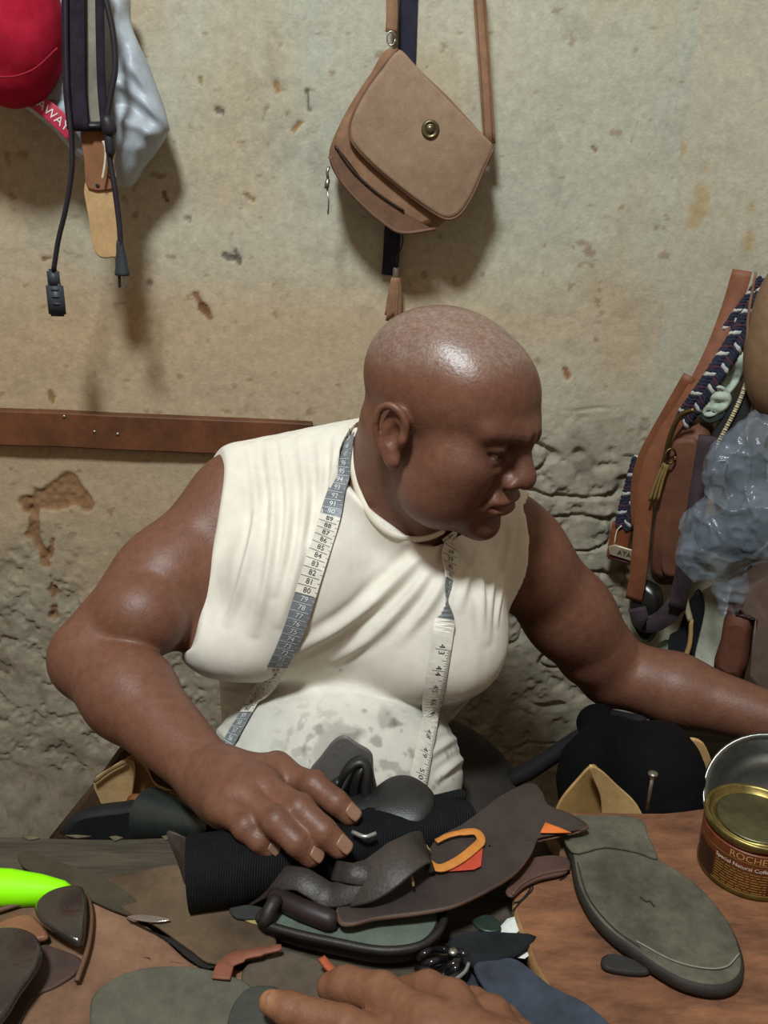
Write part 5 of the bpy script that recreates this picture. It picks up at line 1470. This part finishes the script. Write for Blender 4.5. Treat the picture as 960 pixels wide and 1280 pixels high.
# ------------------------------------------------------------------ tape measure around the neck
tm = thing('tape_measure', 'white and grey tailor tape measure hanging around the neck over the shirt', 'tape measure', U(440, 600, .95))
tape_pts, tape_side, tape_key = [], [], []
mtree = bvh_of(Vb, Qb)
def surf(px, py):
    a, na = hit(px, py); b_, nb_ = hit(px, py, mtree)
    c = np.array((0, 0, CAMZ))
    if a is None or (b_ is not None and np.linalg.norm(b_ - c) < np.linalg.norm(a - c)): a, na = b_, nb_
    return a, na
left = [(surf(*p) if p[1] < 700 else hit(*p)) for p in sp2([(441, 548), (434, 580), (424, 612), (412, 648), (398, 690), (384, 735), (368, 785), (346, 830), (318, 880), (288, 932), (272, 962)], 7)]
right = [surf(*p) for p in sp2([(559, 664), (561, 690), (560, 725), (557, 760), (552, 800), (544, 850), (534, 905), (524, 955), (516, 1000)], 9)]
def smooth_line(L, it=9):
    P = np.array([l[0] for l in L]); N = np.array([l[1] for l in L])
    for _ in range(it):
        P[1:-1] = P[1:-1] * .5 + (P[:-2] + P[2:]) * .25
        N[1:-1] = N[1:-1] * .5 + (N[:-2] + N[2:]) * .25
    return P, N
PL, NL = smooth_line(left); PR, NR = smooth_line(right)
for P_, N_ in ((PL, NL), (PR, NR)):
    for i in range(len(P_)): P_[i] += nrm(N_[i]) * .0045
nb0 = U(492, 640, .985)
back = spline([PL[0], nb0 + V3(-.066, .045, .020), nb0 + V3(-.01, .088, .030), nb0 + V3(.060, .050, .015), PR[0]], 9)
W_T = .0235
TAPE_W = mat('tape_white', 'cfcabd', .5, 'd8d3c6', 40, spec=.4); TAPE_G = mat('tape_grey', '6e7276', .45, '7b7f83', 40, spec=.4)
INK_D = mat('ink_dark', '26262a', .6); INK_L = mat('ink_light', 'd5d8da', .6)
def resample(P, N, ds):
    s_ = np.concatenate(([0], np.cumsum(np.linalg.norm(np.diff(P, axis=0), axis=1))))
    q = np.arange(0, s_[-1], ds)
    return np.stack([np.interp(q, s_, P[:, k]) for k in range(3)], -1), np.stack([np.interp(q, s_, N[:, k]) for k in range(3)], -1), q
def frames(P, N, twist=None):
    F_ = []
    for i in range(len(P)):
        t = nrm(P[min(i + 1, len(P) - 1)] - P[max(i - 1, 0)])
        n = nrm(N[i] - t * (N[i] @ t)); s_ = np.cross(t, n)
        if twist is not None:
            a = twist[i]; s_, n = s_ * math.cos(a) + n * math.sin(a), n * math.cos(a) - s_ * math.sin(a)
        F_.append((t, s_, n))
    return F_
DS = .005
def tape_part(name, P, N, colour_of, twist=None, w=W_T):
    P, N, q = resample(P, N, DS)
    if twist is not None: tw = np.array([twist(x) for x in q / q[-1]])
    else: tw = None
    F_ = frames(P, N, tw)
    mb = MB(); e = .0004
    vs = []
    for p, (t, s_, n) in zip(P, F_): vs += [p - s_ * w / 2 - n * e, p + s_ * w / 2 - n * e, p + s_ * w / 2 + n * e, p - s_ * w / 2 + n * e]
    for i in range(len(P) - 1):
        mb.cur = colour_of(i * DS)
        b_ = i * 4
        mb.add([], [])
        mb.f += [[b_ + j, b_ + (j + 1) % 4, b_ + 4 + (j + 1) % 4, b_ + 4 + j] for j in range(4)]; mb.mi += [mb.cur] * 4
    mb.v = vs
    mb.build(name, TAPE_W, tm, smooth=False, mats=[TAPE_W, TAPE_G])
    return P, F_
GL = {}
def glyph(t, size):
    if (t, size) not in GL: GL[(t, size)] = text_mesh(t, size)
    return GL[(t, size)]
def put(acc, V, Fc, p, X, Y_, N, lift=.0009):
    n = len(acc[0])
    acc[0].extend([p + X * v[0] + Y_ * v[1] + N * lift for v in V]); acc[1].extend([[k + n for k in f] for f in Fc])
def bar(acc, p, X, Y_, N, lx, ly, lift=.0008):
    put(acc, np.array([(-lx / 2, -ly / 2, 0), (lx / 2, -ly / 2, 0), (lx / 2, ly / 2, 0), (-lx / 2, ly / 2, 0)]), [[0, 1, 2, 3]], p, X, Y_, N, lift)
# left half: ten-centimetre blocks in turn grey and white
s0 = .098
colL = lambda s_: 1 if int((s_ - s0 + 1.0) / .1) % 2 == 1 else 0
Lp, LF = tape_part('left_half', PL, NL, colL)
dark_acc, light_acc = ([], []), ([], [])
num = 99
for i in range(1, len(Lp), 2):
    t, s_, n = LF[i]
    # number reads along the tape, a line closes each centimetre
    p = Lp[i]; cI = colL(i * DS)
    acc = light_acc if cI else dark_acc
    V, Fc = glyph(str(num), .0085)
    put(acc, V, Fc, p, s_ * (1 if (s_ @ V3(1, 0, 0)) > 0 else -1), -t, n) if (np.cross(s_ * (1 if (s_ @ V3(1, 0, 0)) > 0 else -1), -t) @ n) > 0 else put(acc, V, Fc, p, s_, t, n)
    j = min(i + 1, len(Lp) - 1)
    bar(acc, Lp[j] + LF[j][1] * W_T * .05, LF[j][1], LF[j][0], LF[j][2], W_T * .9, .0005)
    for k_ in (0, ):
        bar(acc, (Lp[i] + 0) - s_ * W_T * .44, s_, t, n, W_T * .12, .0004)
    num -= 1
# right half: twisted once, centimetre side above, inch side below
turn = lambda u_: math.radians(35) * sstep(.0, .2, u_) + math.radians(145) * sstep(.18, .36, u_)
colR = lambda s_: 1 if .058 < s_ < .105 else 0
Rp, RF = tape_part('right_half', PR, NR, colR, turn)
num = 36
for i in range(1, 22, 2):
    t, s_, n = RF[i]
    acc = light_acc if colR(i * DS) else dark_acc
    V, Fc = glyph(str(num), .0085); num += 1
    X = s_ if s_[0] > 0 else -s_
    Y_ = np.cross(n, X)
    put(acc, V, Fc, Rp[i], X, Y_, n)
    j = min(i + 1, len(Rp) - 1)
    bar(acc, Rp[j], RF[j][1], RF[j][0], RF[j][2], W_T * .9, .0005)
inch = 42.0
lens = np.arange(len(Rp)) * DS
def at_len(L_):
    f = np.clip(L_ / DS, 0, len(Rp) - 1.001); i = int(f); a = f - i
    return Rp[i] * (1 - a) + Rp[i + 1] * a, RF[i]
L_ = .140; n_in = 43
while L_ < lens[-1] - .004:
    p, (t, s_, n) = at_len(L_)
    n2 = -n                                        # the other face of the twisted tape looks out here
    X = t; Y_ = np.cross(n2, X)
    V, Fc = glyph('%s %s' % tuple(str(n_in)), .0098)
    put(dark_acc, V, Fc, p + Y_ * .001, X, Y_, n2)
    for k_ in range(16):
        pl_, (t2, s2, nn2) = at_len(L_ + .0254 * k_ / 16)
        if L_ + .0254 * k_ / 16 > lens[-1]: break
        ln = .018 if k_ == 0 else (.0085 if k_ == 8 else (.006 if k_ % 4 == 0 else (.0045 if k_ % 2 == 0 else .003)))
        Y2 = np.cross(-nn2, t2)
        sg_ = 1 if Y2[0] > 0 else -1
        bar(dark_acc, pl_ + Y2 * sg_ * (W_T / 2 - ln / 2), t2, Y2, -nn2, .00045, ln)
    L_ += .0254; n_in += 1
Bp, BF = tape_part('neck_part', np.array(back), np.array([nrm((p - nb0) * V3(1, 1, .3)) for p in back]), lambda s_: int(s_ / .1) % 2)
if dark_acc[0]: link('dark_markings', dark_acc[0], dark_acc[1], INK_D, tm, False)['kind'] = 'stuff'
if light_acc[0]: link('light_markings', light_acc[0], light_acc[1], INK_L, tm, False)['kind'] = 'stuff'

# ------------------------------------------------------------------ second person's hand at the bottom edge
hf = Field()
T2 = lambda px, py, z: UZ(px, py, TZ + z)
wr2, el2 = T2(690, 1400, .075), V3(.46, .16, .80)
idx = [T2(414, 1234, .040), T2(432, 1232, .046), T2(478, 1242, .056), T2(540, 1290, .066)]
mid = [T2(505, 1240, .036), T2(535, 1238, .048), T2(566, 1252, .060), T2(596, 1310, .070)]
rng = [T2(560, 1262, .030), T2(592, 1256, .044), T2(616, 1270, .056), T2(640, 1325, .068)]
hf.chain([T2(338, 1253, .040), T2(362, 1262, .044), T2(430, 1281, .050), T2(520, 1320, .056), wr2 * .7 + T2(520, 1320, .056) * .3], [.0085, .0112, .0120, .0145, .022], .003)
hf.chain(idx, [.0105, .0125, .0135, .0165], .004)
hf.chain(mid, [.0105, .0125, .0135, .0160], .004)
hf.chain(rng, [.0095, .0110, .0122, .0150], .004)
hf.chain([T2(606, 1278, .026), T2(632, 1276, .038), T2(652, 1300, .052), T2(668, 1340, .066)], [.0085, .010, .011, .014], .004)
for q in (idx[3], mid[3], rng[3], T2(668, 1340, .066)):
    hf.chain([q, wr2], [.0165, .024], .014)
hf.cone(wr2, el2, .029, .045, k=.02)
hf.cone(el2, V3(.40, -.02, 1.02), .045, .05, k=.02)
V_, Q_ = hf.mesh(.0022)
V_ = relax(V_, Q_, 1)
c_ = np.tile(np.array(lin('7c543e')), (len(V_), 1))
k_ = sstep(.016, .006, np.linalg.norm(V_ - T2(340, 1254, .044), axis=1))[:, None] * .45
c_ = c_ * (1 - k_) + np.array(lin('b8835f')) * k_
k_ = (sstep(.45, .65, fbm(V_, 40, 3, 44)) * .3)[:, None]
c_ = c_ * (1 - k_) + np.array(lin('6f4632')) * k_
p2 = link('person', V_, Q_, SKIN, col=c_)
tag(p2, 'hand of a second person reaching in over the soles at the bottom edge', 'person')
nd = nrm(T2(338, 1253, .040) - T2(362, 1262, .044))
MB().lathe(T2(341, 1250, .0475), [(.0062, -.002), (.0058, .0005), (.003, .0016), (.0004, .0019)], 14, axis=nrm(V3(.0, -.25, 1)), ref=nd, squash=.8).build('fingernail', NAIL, p2)
